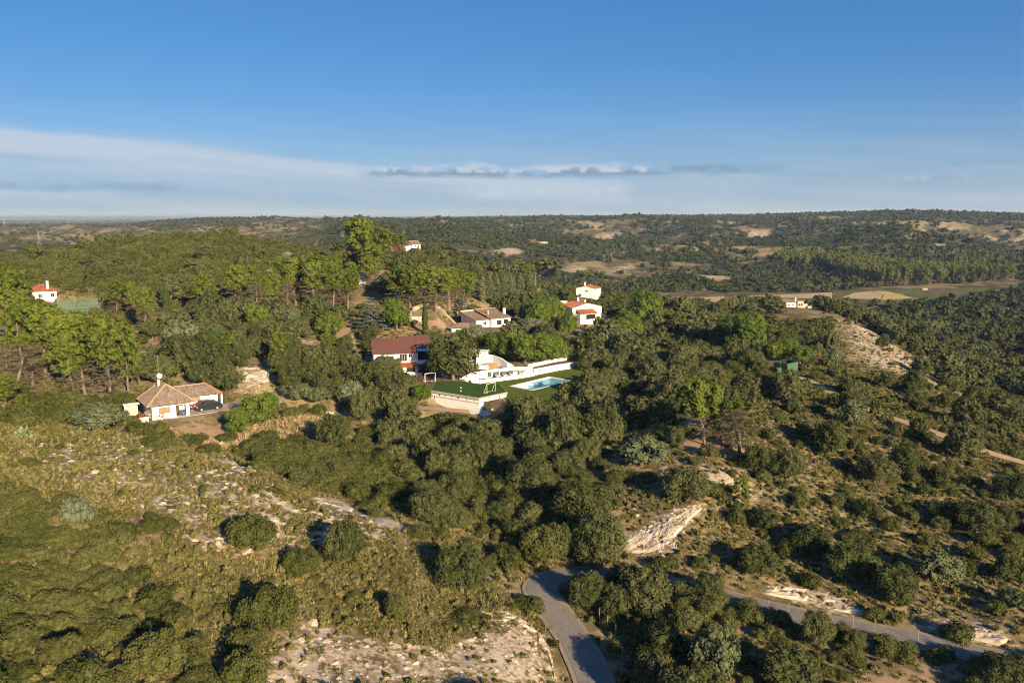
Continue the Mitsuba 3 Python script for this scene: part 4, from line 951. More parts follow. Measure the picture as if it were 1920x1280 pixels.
scene['white_wall'] = plaster((0.82, 0.80, 0.78), (0.66, 0.62, 0.58))
scene['cream_wall'] = plaster((0.62, 0.50, 0.40), (0.48, 0.37, 0.28))
scene['pink_wall'] = plaster((0.56, 0.42, 0.35), (0.42, 0.31, 0.25))
scene['concrete'] = plaster((0.46, 0.40, 0.34), (0.30, 0.25, 0.21))
scene['old_tile'] = tiles((0.215, 0.152, 0.118), (0.335, 0.252, 0.20), (0.16, 0.118, 0.094))
scene['grey_tile'] = tiles((0.25, 0.165, 0.120), (0.36, 0.255, 0.19), (0.20, 0.14, 0.11))
scene['orange_tile'] = tiles((0.34, 0.120, 0.062), (0.43, 0.185, 0.10), (0.27, 0.10, 0.055))
scene['red_sheet'] = rough(lambda p, n, uv: mix((0.145, 0.058, 0.040), (0.185, 0.078, 0.053), fbm(p.x * 0.7, p.y * 0.7, p.z, 3)), 0.55)
scene['ridge_tile'] = matte(lambda p, n, uv: mix((0.40, 0.25, 0.16), (0.54, 0.37, 0.25), noise(p.x * 3, p.y * 3, p.z * 3)))
scene['ridge_orange'] = matte(lambda p, n, uv: mix((0.46, 0.16, 0.07), (0.56, 0.24, 0.12), noise(p.x * 3, p.y * 3, p.z * 3)))
scene['glass_dark'] = rough((0.025, 0.028, 0.03), 0.12, 0, 0.6)
scene['shutter_tan'] = matte((0.33, 0.24, 0.15))
scene['wood_brown'] = matte(lambda p, n, uv: mix((0.10, 0.055, 0.032), (0.17, 0.095, 0.055), noise(p.x * 2, p.y * 2, p.z * 7)))
scene['frame_brown'] = matte((0.12, 0.06, 0.04))
scene['white_paint'] = rough((0.78, 0.78, 0.76), 0.45)
scene['yellow_paint'] = rough((0.60, 0.55, 0.10), 0.5)
scene['dark_metal'] = rough((0.05, 0.05, 0.055), 0.5, 0.3)
scene['grey_metal'] = rough((0.36, 0.35, 0.34), 0.5, 0.4)
scene['pole_wood'] = matte((0.27, 0.22, 0.17))
scene['turf'] = matte(lambda p, n, uv: mix((0.048, 0.098, 0.022), (0.080, 0.130, 0.036), 0.5 * noise(p.x * 3, p.y * 3) + 0.5 * fbm(p.x * 0.25, p.y * 0.25, 0, 3)))
scene['lawn_grass'] = matte(lambda p, n, uv: mix((0.090, 0.130, 0.026), (0.140, 0.165, 0.044), 0.5 * noise(p.x * 3, p.y * 3) + 0.5 * fbm(p.x * 0.3, p.y * 0.3, 0, 3)))
scene['paving'] = matte(lambda p, n, uv: mix((0.165, 0.095, 0.070), (0.235, 0.140, 0.105), 0.5 * cell_rand(p.x / 0.4, p.y / 0.4) + 0.5 * fbm(p.x, p.y, 0, 2)))
scene['ochre_paving'] = matte(lambda p, n, uv: mix((0.40, 0.24, 0.11), (0.52, 0.33, 0.17), fbm(p.x * 2, p.y * 2, 0, 2)))
scene['asphalt'] = matte(lambda p, n, uv: mix((0.205, 0.180, 0.160), (0.290, 0.255, 0.225), 0.5 * fbm(p.x * 0.5, p.y * 0.5, 0, 3) + 0.5 * noise(p.x * 4, p.y * 4)) * (1 - 0.12 * smoothstep(0.02, 0.012, dr.abs(fbm(p.x * 0.45 + 3, p.y * 0.45, 2, 3) - 0.5))))
scene['verge'] = matte(lambda p, n, uv: mix((0.27, 0.20, 0.14), (0.40, 0.31, 0.22), fbm(p.x * 1.2, p.y * 1.2, 0, 3)))
scene['track_dirt'] = matte(lambda p, n, uv: mix((0.38, 0.25, 0.145), (0.54, 0.39, 0.25), fbm(p.x * 0.9, p.y * 0.9, 0, 3)))
scene['field_tan'] = matte(lambda p, n, uv: mix((0.47, 0.35, 0.19), (0.58, 0.44, 0.26), fbm(p.x * 0.05, p.y * 0.25, 0, 3)))
scene['field_yellow'] = matte(lambda p, n, uv: mix((0.52, 0.37, 0.14), (0.60, 0.44, 0.19), fbm(p.x * 0.05, p.y * 0.3, 0, 3)))
scene['field_green'] = matte(lambda p, n, uv: mix((0.10, 0.125, 0.038), (0.17, 0.175, 0.065), fbm(p.x * 0.06, p.y * 0.3, 0, 3)))
scene['field_brown'] = matte(lambda p, n, uv: mix((0.155, 0.105, 0.072), (0.215, 0.155, 0.110), fbm(p.x * 0.06, p.y * 0.3, 0, 3)))
scene['stone'] = matte(lambda p, n, uv: mix((0.40, 0.29, 0.19), (0.60, 0.47, 0.34), fbm(p.x * 1.6, p.y * 1.6, p.z * 1.6, 3)))
scene['limestone'] = matte(lambda p, n, uv: mix((0.44, 0.345, 0.25), (0.68, 0.58, 0.46), fbm(p.x * 1.1, p.y * 1.1, p.z * 1.6, 4)))
scene['green_mesh'] = rough((0.050, 0.135, 0.060), 0.6)
scene['court_green'] = matte((0.075, 0.14, 0.06))
scene['court_screen'] = rough((0.105, 0.160, 0.090), 0.6)
scene['car_black'] = {'type': 'twosided', 'bsdf': {'type': 'principled', 'base_color': {'type': 'rgb', 'value': [0.010, 0.012, 0.020]}, 'roughness': 0.25, 'clearcoat': 1.0, 'clearcoat_gloss': 0.9}}
scene['car_red'] = {'type': 'twosided', 'bsdf': {'type': 'principled', 'base_color': {'type': 'rgb', 'value': [0.16, 0.010, 0.016]}, 'roughness': 0.3, 'clearcoat': 1.0, 'clearcoat_gloss': 0.9}}
scene['tyre'] = matte((0.02, 0.02, 0.02))
scene['lamp_glass'] = rough((0.7, 0.7, 0.68), 0.15)
scene['tail_red'] = rough((0.3, 0.01, 0.01), 0.2)
scene['plastic_white'] = rough((0.75, 0.75, 0.74), 0.4)
scene['cactus'] = leaf((0.14, 0.19, 0.09), (0.22, 0.27, 0.14), 2.0)
scene['pool_tile'] = matte((0.30, 0.66, 0.80))
scene['water'] = {'type': 'thindielectric', 'int_ior': 1.33, 'ext_ior': 1.0}
scene['red_coping'] = matte((0.33, 0.09, 0.06))
scene['blue_cloth'] = matte((0.06, 0.10, 0.22))


# ------------------------------------------------------------------ builders
def thing(name, label, cat, grp=None, kind=None):
    key = take(name)
    labels[key] = {'label': label, 'category': cat}
    if grp:
        labels[key]['group'] = grp
    if kind:
        labels[key] = {'label': label, 'category': cat, 'kind': kind}
    return key


def part(parent, name, mesh, bsdf, **k):
    key, i = f'{parent}__{name}', 0
    while key in scene:
        i += 1
        key = f'{parent}__{name}_{i:03d}'
    scene[key] = mikit.ply(mesh.mesh() if isinstance(mesh, Soup) else mesh, bsdf, **k)
    return key


class Frame:
    """A place with its own axes: x along the front, y away behind it, z up."""

    def __init__(self, p0, p1, z):
        self.o = np.array([p0[0], p0[1], z])
        e = np.array([p1[0] - p0[0], p1[1] - p0[1]])
        self.len = float(np.linalg.norm(e))
        e = e / self.len
        self.m = np.array([[e[0], e[1], 0], [-e[1], e[0], 0], [0, 0, 1.0]])

    def __call__(self, v):
        return np.asarray(v, float) @ self.m + self.o


def box(x0, x1, y0, y1, z0, z1):
    v = np.array([[x, y, z] for x in (x0, x1) for y in (y0, y1) for z in (z0, z1)], float)
    f = np.array([[0, 1, 3, 2], [4, 6, 7, 5], [0, 4, 5, 1], [2, 3, 7, 6], [0, 2, 6, 4], [1, 5, 7, 3]])
    return v, f


def boxes(fr, *bs):
    s = Soup()
    for b in bs:
        v, f = box(*b)
        s.add(fr(v), f)
    return s


def prism(poly, z0, z1):
    m = trimesh.creation.extrude_polygon(poly, z1 - z0, engine='earcut')
    m.apply_translation([0, 0, z0])
    return m


def facade(fr, outline, holes, y, thick):
    """An upright wall: outline [(x, z)...] with rectangular openings (x0, x1, z0, z1), from y to y + thick."""
    P = Polygon(outline, [[(a, c), (b, c), (b, d), (a, d)] for a, b, c, d in holes])
    m = trimesh.creation.extrude_polygon(P, thick, engine='earcut')
    v = m.vertices
    return fr(np.stack([v[:, 0], y + v[:, 2], v[:, 1]], 1)), m.faces[:, ::-1]


def side_wall(fr, outline, holes, x, thick):
    """The same across the house, at x: outline in (y, z)."""
    P = Polygon(outline, [[(a, c), (b, c), (b, d), (a, d)] for a, b, c, d in holes])
    m = trimesh.creation.extrude_polygon(P, thick, engine='earcut')
    v = m.vertices
    return fr(np.stack([x + v[:, 2], v[:, 0], v[:, 1]], 1)), m.faces


def window(parent, fr, x0, x1, z0, z1, y, frame='white_paint', pane='glass_dark', deep=0.14, bars=1, name='window'):
    """Frame, pane set back in the opening."""
    t = 0.06
    bs = [(x0, x1, y + deep - 0.03, y + deep + 0.03, z0, z0 + t), (x0, x1, y + deep - 0.03, y + deep + 0.03, z1 - t, z1), (x0, x0 + t, y + deep - 0.03, y + deep + 0.03, z0 + t, z1 - t), (x1 - t, x1, y + deep - 0.03, y + deep + 0.03, z0 + t, z1 - t)]
    for i in range(1, bars + 1):
        x = x0 + (x1 - x0) * i / (bars + 1)
        bs.append((x - 0.03, x + 0.03, y + deep - 0.028, y + deep + 0.028, z0 + t, z1 - t))
    k = part(parent, name, boxes(fr, *bs), frame)
    part(k, 'pane', boxes(fr, (x0 + 0.01, x1 - 0.01, y + deep + 0.035, y + deep + 0.06, z0 + 0.01, z1 - 0.01)), pane)
    return k


def shutter(parent, fr, x0, x1, z0, z1, y, bsdf='shutter_tan'):
    s = Soup()
    n = max(4, int((z1 - z0) / 0.11))
    for i in range(n):
        a = z0 + (z1 - z0) * i / n
        v, f = box(x0, x1, y + 0.05, y + 0.09, a, a + (z1 - z0) / n * 0.86)
        s.add(fr(v), f)
    v, f = box(x0, x1, y + 0.09, y + 0.11, z0, z1)
    s.add(fr(v), f)
    return part(parent, 'shutter', s, bsdf)


def tile_plane(e0, e1, top, pitch=0.24, amp=0.055, flat=False):
    """A roof slope above the eave e0-e1; TOP runs from the e0 side to the e1 side. Tiles run up the slope in round ribs."""
    e0, e1, top = np.array(e0, float), np.array(e1, float), [np.array(t, float) for t in top]
    W = np.linalg.norm(e1 - e0)
    ea = (e1 - e0) / W
    mid = max(top, key=lambda t: t[2]) - e0
    eb = unit(mid - ea * (mid @ ea))
    nn = np.cross(ea, eb)
    nn = nn * np.sign(nn[2])
    ta, tb = [(t - e0) @ ea for t in top], [(t - e0) @ eb for t in top]
    n = max(2, int(W / pitch))
    a = np.linspace(0, W, n * 4 + 1)
    prof = np.where(np.arange(n * 4 + 1) % 4 == 0, 0.0, np.where(np.arange(n * 4 + 1) % 4 == 2, 1.0, 0.72)) * amp
    if flat:
        prof = np.where(np.arange(n * 4 + 1) % 4 < 1, 1.0, 0.0) * amp
    b = np.interp(a, ta, tb)
    rows = [0.0, 1.0]
    v, uv = [], []
    for t in rows:
        v.append(e0 + a[:, None] * ea + (b * t)[:, None] * eb + prof[:, None] * nn)
        uv.append(np.stack([a, b * t], 1))
    v.append(e0 + a[:, None] * ea - nn * 0.10)
    v.append(e0 + a[:, None] * ea + b[:, None] * eb - nn * 0.10)
    uv += [uv[0], uv[1]]
    N = len(a)
    i = np.arange(N - 1)
    f = [np.stack([i, i + 1, N + i + 1, N + i], 1), np.stack([2 * N + i, 2 * N + i + 1, i + 1, i], 1), np.stack([2 * N + i, 3 * N + i, 3 * N + i + 1, 2 * N + i + 1], 1), np.stack([3 * N + i, N + i, N + i + 1, 3 * N + i + 1], 1), np.array([[0, N, 3 * N, 2 * N], [N - 1, 3 * N - 1, 4 * N - 1, 2 * N - 1]])]
    return np.vstack(v), np.vstack(f), np.vstack(uv)


def roof(parent, planes, tile='old_tile', cap='ridge_tile', caps=(), name='roof', flat=False, pitch=0.24, amp=0.055):
    s, uv = Soup(), []
    for e0, e1, top in planes:
        v, f, t = tile_plane(e0, e1, top, pitch, amp, flat)
        s.add(v, f)
        uv.append(t)
    k = part(parent, name, s, tile, uv=np.vstack(uv))
    for c in caps:
        part(k, 'ridge_cap', tube_soup([c], 0.13, 6), cap)
    return k


def tube_soup(lines, r, sides=5):
    s = Soup()
    for l in lines:
        l = np.asarray(l, float)
        if len(l) == 2:
            l = np.array([l[0], (l[0] + l[1]) / 2, l[1]])
        s.add(*tube(l, np.full(len(l), r), sides))
    return s


def chimney(parent, fr, x, y, z0, z1, w=0.35, bsdf='white_wall'):
    k = part(parent, 'chimney', boxes(fr, (x - w, x + w, y - w * 0.8, y + w * 0.8, z0, z1)), bsdf)
    part(k, 'cap', boxes(fr, (x - w - 0.07, x + w + 0.07, y - w * 0.8 - 0.07, y + w * 0.8 + 0.07, z1 + 0.14, z1 + 0.22), (x - w, x - w + 0.1, y - 0.1, y + 0.1, z1, z1 + 0.14), (x + w - 0.1, x + w, y - 0.1, y + 0.1, z1, z1 + 0.14)), bsdf)


def wall_line(name, label, pts, h, thick=0.28, bsdf='white_wall', cap=None, deep=0.6, cat='wall'):
    """A free wall along 3-D foot points; h: one height or one for each point."""
    k = thing(name, label, cat)
    pts = np.asarray(pts, float)
    h = np.broadcast_to(np.asarray(h, float), (len(pts),))
    d = np.gradient(pts[:, :2], axis=0)
    d = np.stack([-d[:, 1], d[:, 0]], 1)
    d = d / np.linalg.norm(d, axis=1, keepdims=True) * thick / 2
    def strip(lo, hi, grow):
        g = d * grow
        v = np.concatenate([np.column_stack([pts[:, :2] - g, pts[:, 2] + lo]), np.column_stack([pts[:, :2] + g, pts[:, 2] + lo]), np.column_stack([pts[:, :2] + g, pts[:, 2] + hi]), np.column_stack([pts[:, :2] - g, pts[:, 2] + hi])])
        n = len(pts)
        i = np.arange(n - 1)
        f = [np.stack([a * n + i, b * n + i, b * n + i + 1, a * n + i + 1], 1) for a, b in ((0, 1), (1, 2), (2, 3), (3, 0))]
        f.append(np.array([[0, n, 2 * n, 3 * n], [n - 1, 4 * n - 1, 3 * n - 1, 2 * n - 1]]))
        return Soup().add(v, np.vstack(f))
    part(k, 'wall', strip(np.full(len(pts), -deep), h, 1.0), bsdf)
    if cap:
        part(k, 'coping', strip(h, h + 0.07, 1.25), cap)
    return k


def ribbon(key, label, pts, half, bsdf, lift, cat, cross=4):
    d = np.gradient(pts[:, :2], axis=0)
    d = np.stack([-d[:, 1], d[:, 0]], 1) / np.linalg.norm(d, axis=1, keepdims=True)
    wob = 1 + 0.10 * (meshkit.noise(np.stack([pts[:, 0] / 3, pts[:, 1] / 3, pts[:, 2] * 0], 1)) - 0.5)
    t = np.linspace(-1, 1, cross + 1)
    v = np.stack([np.column_stack([pts[:, :2] + d * half * wob[:, None] * s, pts[:, 2] + lift]) for s in t], 1)
    n, m = len(pts), cross + 1
    i, j = np.meshgrid(np.arange(n - 1), np.arange(cross), indexing='ij')
    q = (i * m + j).reshape(-1)
    scene[key] = mikit.ply((v.reshape(-1, 3), np.stack([q, q + 1, q + m + 1, q + m], 1)[:, ::-1]), bsdf)
    labels[key] = {'label': label, 'category': cat, 'kind': 'structure'}


def sheet(key, label, poly, z, bsdf, cat, thick=0.02):
    scene[key] = mikit.ply(prism(poly, z - thick, z), bsdf)
    labels[key] = {'label': label, 'category': cat, 'kind': 'structure'}


# ------------------------------------------------------------------ ways and fields
ribbon('road', 'narrow grey asphalt lane bending round the foot of the spur', lane, 1.5, 'asphalt', 0.03, 'road')
ribbon('road_verge', 'pale gravel verge along both sides of the lane', lane, 1.95, 'verge', 0.0, 'verge')
ribbon('dirt_track', 'sandy dirt track across the scrubby slope at the right', track_right, 1.25, 'track_dirt', 0.05, 'dirt track')
ribbon('driveway', 'pale dirt driveway from the gatehouse to the turf roofed garage', track_house, 1.7, 'track_dirt', 0.05, 'driveway')
ribbon('garden_path', 'sandy path climbing between the trees behind the villa', path_up, 1.6, 'track_dirt', 0.05, 'path')
for key, (poly, z) in {'field': (level_poly(2.0, *FIELDS['tan_a']), 2.0), 'field_001': (level_poly(2.0, *FIELDS['tan_b']), 2.0)}.items():
    sheet(key, 'harvested tan field on the valley floor' + (' behind the oaks' if key[-1] == '1' else ''), poly, z, 'field_tan', 'field')
for i, (what, b, uv) in enumerate([('pale tan stubble field, left half of the bright field', 'field_tan', [(1578, 558), (1650, 562), (1655, 553), (1632, 546), (1600, 549)]), ('yellow stubble field in the middle of the valley', 'field_yellow', [(1653, 562), (1710, 559), (1690, 552), (1664, 546), (1635, 546), (1657, 553)]),
                              ('ploughed brown field on the valley floor', 'field_brown', [(1727, 545), (1800, 553), (1806, 549), (1772, 541), (1732, 541)]), ('green field strip beside the ploughed field', 'field_green', [(1668, 545), (1720, 556), (1780, 562), (1800, 556), (1725, 547), (1705, 541)]),
                              ('green field behind the ploughed field', 'field_green', [(1776, 541), (1808, 548), (1850, 546), (1880, 540), (1830, 538)]), ('narrow green verge in front of the pale field', 'field_green', [(1565, 556), (1580, 562), (1700, 567), (1700, 562), (1640, 564), (1575, 559), (1590, 549), (1560, 552)])]):
    sheet(f'field_{i + 2:03d}', what, level_poly(2.0, *uv), 2.01, b, 'field')

# ------------------------------------------------------------------ the gatehouse
fr = Frame(at_level(286, 787, 25.2), at_level(354.5, 777.6, 25.2), 25.2)
GH = fr
h = thing('gatehouse', 'white gatehouse with an old brown tiled hip roof and a dish on its chimney', 'house')
holes = [(1.1, 2.95, 1.0, 1.95), (3.95, 5.6, -0.1, 2.05)]
w = Soup()
w.add(*facade(fr, [(0, -1.2), (3.95, -1.2), (3.95, 2.05), (5.6, 2.05), (5.6, -1.2), (6.2, -1.2), (6.2, 2.6), (0, 2.6)], holes[:1], 0, 0.25))
w.add(*side_wall(fr, [(0.25, -1), (7, -1), (7, 2.6), (0.25, 2.6)], [], 0.0, 0.25))
w.add(*side_wall(fr, [(0.25, -1), (5.2, -1), (5.2, 2.6), (0.25, 2.6)], [], 5.95, 0.25))
w.add(*facade(fr, [(0.25, -1), (5.95, -1), (5.95, 2.6), (0.25, 2.6)], [], 6.75, 0.25))
w.add(*facade(fr, [(3.5, -1), (5.95, -1), (5.95, 2.6), (3.5, 2.6)], [], 1.5, 0.2))
part(h, 'wall', w, 'white_wall')
shutter(h, fr, 1.1, 2.95, 1.0, 1.95, 0.0)
part(h, 'window_sill', boxes(fr, (1.0, 3.05, -0.08, 0.1, 0.93, 1.0)), 'red_coping')
part(h, 'porch_floor', boxes(fr, (3.5, 6.0, 0.02, 1.5, -1, 0.03)), 'concrete')
part(h, 'door', boxes(fr, (4.0, 4.8, 1.44, 1.5, 0.03, 2.0)), 'wood_brown')
ez, rz = 2.45, 5.5
A, B, C, D = (-0.95, -0.7, ez), (7.2, -0.7, ez), (7.2, 7.4, ez), (-0.95, 7.4, ez)
R0, R1 = (3.1, 2.7, rz), (3.1, 6.2, rz)
L = lambda *p: [fr(q) for q in p]
roof(h, [(fr(A), fr(B), L(A, R0, B)), (fr(D), fr(A), L(D, R1, R0, A)), (fr(B), fr(C), L(B, R0, R1, C)), (fr(C), fr(D), L(C, R1, D))], caps=[L(A, R0), L(B, R0), L(R0, R1), L(D, R1)])
k = part(h, 'wing_wall', Soup().add(*facade(fr, [(6.2, -1), (12.6, -1), (12.6, 2.4), (6.2, 2.4)], [(7.6, 9.4, 1.1, 1.95)], 5.2, 0.25)).add(*side_wall(fr, [(5.45, -1), (9.3, -1), (9.3, 2.4), (5.45, 2.4)], [], 12.35, 0.25)).add(*facade(fr, [(6.2, -1), (12.6, -1), (12.6, 2.4), (6.2, 2.4)], [], 9.05, 0.25)), 'white_wall')
shutter(h, fr, 7.6, 9.4, 1.1, 1.95, 5.2)
wz, wr = 2.2, 3.9
A, B, C, D, R0, R1 = (5.0, 4.6, wz), (13.3, 4.6, wz), (13.3, 9.8, wz), (5.0, 9.8, wz), (4.4, 7.2, wr), (11.0, 7.2, wr)
roof(h, [(fr(A), fr(B), [fr((5.0, 7.2, wr)), fr(R1), fr(B)]), (fr(C), fr(D), [fr(C), fr(R1), fr((5.0, 7.2, wr))])], caps=[L(R0, R1)], name='wing_roof')
roof(h, [(fr(B), fr(C), L(B, R1, C))], tile='orange_tile', cap='ridge_orange', caps=[L(B, R1)], name='wing_hip')
chimney(h, fr, 2.3, 4.6, 4.0, 5.9, 0.22, 'cream_wall')
d = thing('satellite_dish', 'white satellite dish on the mast above the gatehouse roof', 'satellite dish')
c0 = fr((2.5, 4.4, 6.75))
dish = trimesh.creation.revolve(np.array([[0.0, 0.0], [0.25, 0.03], [0.45, 0.12], [0.47, 0.13], [0.44, 0.15], [0.25, 0.07], [0.0, 0.03]]), sections=24)
look_dir = unit(np.array([0.55, -0.75, 0.25]))
zz = np.eye(4)
ax_ = unit(np.cross([0, 0, 1], look_dir))
zz[:3, :3] = np.stack([ax_, np.cross(look_dir, ax_), look_dir], 1)
zz[:3, 3] = c0
dish.apply_transform(zz)
part(d, 'dish', dish, 'white_paint')
part(d, 'feed_arm', tube_soup([[c0 - [0, 0, 0.4], c0 + look_dir * 0.5]], 0.02), 'grey_metal')
m = thing('antenna_mast', 'thin antenna mast with short cross bars on the gatehouse roof', 'antenna')
b0 = fr((2.45, 4.75, 5.9))
part(m, 'pole', tube_soup([[b0, b0 + [0, 0, 4.6]]], 0.035), 'grey_metal')
part(m, 'aerial', tube_soup([[b0 + [-0.7, 0, 4.3], b0 + [0.7, 0.2, 4.3]]] + [[b0 + [x, -0.3, 4.3], b0 + [x, 0.4, 4.3]] for x in (-0.6, -0.3, 0, 0.3, 0.6)], 0.02, 4), 'grey_metal')
lw = Frame(fr((-1.35, -0.2, 0))[:2], fr((-0.05, -0.35, 0))[:2], 25.2)
k = thing('garden_wall', 'low white wall with red coping left of the gatehouse', 'wall')
part(k, 'wall', boxes(fr, (-2.2, -0.75, -0.9, -0.7, -1.5, 0.9), (-2.2, -2.0, -0.7, 1.6, -1.5, 0.9)), 'white_wall')
part(k, 'coping', boxes(fr, (-2.26, -0.7, -0.97, -0.63, 0.9, 1.0), (-2.27, -1.93, -0.63, 1.6, 0.9, 1.0)), 'red_coping')
k = thing('lean_to', 'small open lean-to with a pale beam at the left end of the gatehouse', 'shed')
part(k, 'back_wall', boxes(fr, (-3.45, -1.2, 5.6, 5.8, -1, 2.0)), 'cream_wall')
part(k, 'beam', boxes(fr, (-3.6, -1.0, 4.9, 5.9, 2.0, 2.2)), 'white_wall')
part(k, 'post', boxes(fr, (-3.5, -3.3, 5.0, 5.2, -1, 2.0)), 'white_wall')
k = thing('woodpile', 'untidy pile of firewood and boxes under the gatehouse eave', 'woodpile')
r2 = np.random.default_rng(5)
for i in range(26):
    x, y, z = -0.75 + r2.uniform(0, 0.55), r2.uniform(0.2, 2.6), 0.12 + 0.2 * (i // 5)
    part(k, 'log', tube_soup([[fr((x - 0.25, y, z)), fr((x + 0.25, y + r2.uniform(-0.1, 0.1), z))]], r2.uniform(0.08, 0.12), 7), 'pole_wood' if i % 3 else 'stone')


def cycle_parts(k, fr, x, y, z, R, L, body, rim, motor):
    for s in (0, L):
        ring = [fr((x + s + R * math.cos(a), y, z + R + R * math.sin(a))) for a in np.linspace(0, 2 * np.pi, 15)]
        part(k, 'wheel', tube_soup([ring], 0.06 if motor else 0.03, 5), 'tyre')
    if motor:
        part(k, 'body', boxes(fr, (x + 0.25, x + L - 0.1, y - 0.14, y + 0.14, z + 0.3, z + 0.55), (x + L * 0.5, x + L + 0.2, y - 0.16, y + 0.16, z + 0.55, z + 0.8), (x - 0.02, x + 0.14, y - 0.2, y + 0.2, z + 0.4, z + 1.0)), body)
        part(k, 'seat', boxes(fr, (x + L * 0.45, x + L + 0.15, y - 0.15, y + 0.15, z + 0.8, z + 0.9)), 'dark_metal')
    else:
        P = lambda a, b: fr((x + a, y, z + b))
        part(k, 'frame', tube_soup([[P(0, R), P(0.22, 0.85)], [P(0.22, 0.85), P(0.75, 0.8)], [P(0.22, 0.65), P(0.6, 0.3)], [P(0.6, 0.3), P(0.75, 0.9)], [P(0.6, 0.3), P(L, R)], [P(0.75, 0.75), P(L, R)]], 0.025), body)
        part(k, 'saddle', boxes(fr, (x + 0.68, x + 0.9, y - 0.06, y + 0.06, z + 0.9, z + 0.95)), 'dark_metal')
    part(k, 'handlebar', tube_soup([[fr((x + 0.15, y - 0.28, z + 1.02)), fr((x + 0.15, y + 0.28, z + 1.02))]], 0.02), 'grey_metal')


k = thing('scooter', 'dark blue scooter parked in the gatehouse porch', 'scooter')
cycle_parts(k, fr, 4.15, 0.55, 0.05, 0.24, 1.15, 'blue_cloth', 'grey_metal', True)
k = thing('bicycle', 'small red bicycle leaning at the gatehouse front wall', 'bicycle')
cycle_parts(k, fr, 0.9, -0.35, 0.02, 0.32, 1.02, 'tail_red', 'grey_metal', False)


def car(name, label, fr, x, y, z, paint, suv=False):
    """A car with its nose towards -x, 4.6 m long."""
    k = thing(name, label, 'car')
    hgt = 0.16 if suv else 0.0
    low = [(0.0, 0.42), (0.04, 0.28), (4.55, 0.28), (4.62, 0.5), (4.6, 0.82 + hgt), (4.1, 0.95 + hgt), (1.35, 0.93 + hgt), (0.35, 0.78 + hgt), (0.05, 0.62 + hgt)]
    top = [(1.3, 0.92 + hgt), (2.0, 1.38 + hgt), (2.6, 1.46 + hgt), (3.4, 1.40 + hgt), (4.25, 0.98 + hgt)]
    def loft(profile, w0, w1, ramp):
        zs = np.array([p[1] for p in profile])
        t = np.clip((zs - zs.min()) / (zs.max() - zs.min()), 0, 1) if ramp else np.zeros(len(zs))
        hw = w0 * (1 - t) + w1 * t
        n = len(profile)
        P = np.array(profile)
        c = P.mean(0)
        inner = c + (P - c) * 0.955
        rings = [np.column_stack([inner[:, 0], -hw, inner[:, 1]]), np.column_stack([P[:, 0], -hw * 0.93, P[:, 1]]), np.column_stack([P[:, 0], hw * 0.93, P[:, 1]]), np.column_stack([inner[:, 0], hw, inner[:, 1]])]
        v = np.vstack(rings)
        i = np.arange(n)
        f = [np.stack([a * n + i, a * n + (i + 1) % n, (a + 1) * n + (i + 1) % n, (a + 1) * n + i], 1) for a in range(3)]
        v = np.vstack([v, rings[0].mean(0), rings[3].mean(0)])
        f.append(np.stack([i, (i + 1) % n, i * 0 + 4 * n, i * 0 + 4 * n], 1))
        f.append(np.stack([3 * n + i, 3 * n + (i + 1) % n, i * 0 + 4 * n + 1, i * 0 + 4 * n + 1], 1))
        m = Soup().add(v, np.vstack(f)).mesh()
        m.update_faces(m.nondegenerate_faces())
        m.fix_normals()
        m.vertices = fr(m.vertices + [x, y, z])
        return m
    part(k, 'body', loft(low, 0.88, 0.88, False), paint, smooth=35)
    part(k, 'cabin', loft(top, 0.82, 0.64, True), 'glass_dark', smooth=35)
    part(k, 'roof', boxes(fr, (x + 2.05, x + 3.35, y - 0.63, y + 0.63, z + 1.40 + hgt, z + 1.47 + hgt)), paint)
    P = lambda a, b, c: fr((x + a, y + b, z + c))
    part(k, 'window_pillars', tube_soup([[P(1.3, s * 0.80, 0.93 + hgt), P(2.02, s * 0.66, 1.40 + hgt)] for s in (-1, 1)] + [[P(2.75, s * 0.815, 0.95 + hgt), P(2.75, s * 0.65, 1.45 + hgt)] for s in (-1, 1)] + [[P(4.2, s * 0.8, 0.98 + hgt), P(3.4, s * 0.66, 1.42 + hgt)] for s in (-1, 1)], 0.045), paint)
    for wx in (0.85, 3.6):
        for s in (-1, 1):
            c = P(wx, s * 0.80, 0.33)
            ax = fr((0, 1, 0)) - fr((0, 0, 0))
            t = part(k, 'wheel', trimesh.creation.cylinder(0.33, segment=[c - ax * 0.11, c + ax * 0.11], sections=20), 'tyre', smooth=30)
            part(t, 'rim', trimesh.creation.cylinder(0.22, segment=[c - ax * 0.118, c + ax * 0.118], sections=10), 'grey_metal')
    for s in (-1, 1):
        part(k, 'headlight', boxes(fr, (x + 0.03, x + 0.4, y + s * 0.68 - 0.16, y + s * 0.68 + 0.16, z + 0.58 + hgt, z + 0.72 + hgt)), 'lamp_glass')
        part(k, 'tail_light', boxes(fr, (x + 4.5, x + 4.63, y + s * 0.68 - 0.16, y + s * 0.68 + 0.16, z + 0.66 + hgt, z + 0.8 + hgt)), 'tail_red')


car('car', 'black hatchback parked in front, beside the gatehouse wing', fr, 7.7, 2.05, 0.0, 'car_black', True)
car('car', 'dark red car half hidden behind the black one at the gatehouse', fr, 7.2, 3.95, 0.0, 'car_red')
k = thing('gravel_yard', 'pale gravel yard in front of the gatehouse wing', 'yard', kind='structure')
scene[k] = mikit.ply(prism(Polygon([fr(p)[:2] for p in ((6.25, 5.15, 0), (6.25, 0.2, 0), (3, -0.6, 0), (14.0, -0.4, 0), (15.5, 2.0, 0), (14, 5.15, 0))]), 25.1, 25.19), 'concrete')
k = thing('gate_post', 'white gate post at the right end of the gatehouse', 'post')
part(k, 'post', boxes(fr, (13.0, 13.3, 4.6, 4.9, -0.6, 2.0)), 'white_wall')

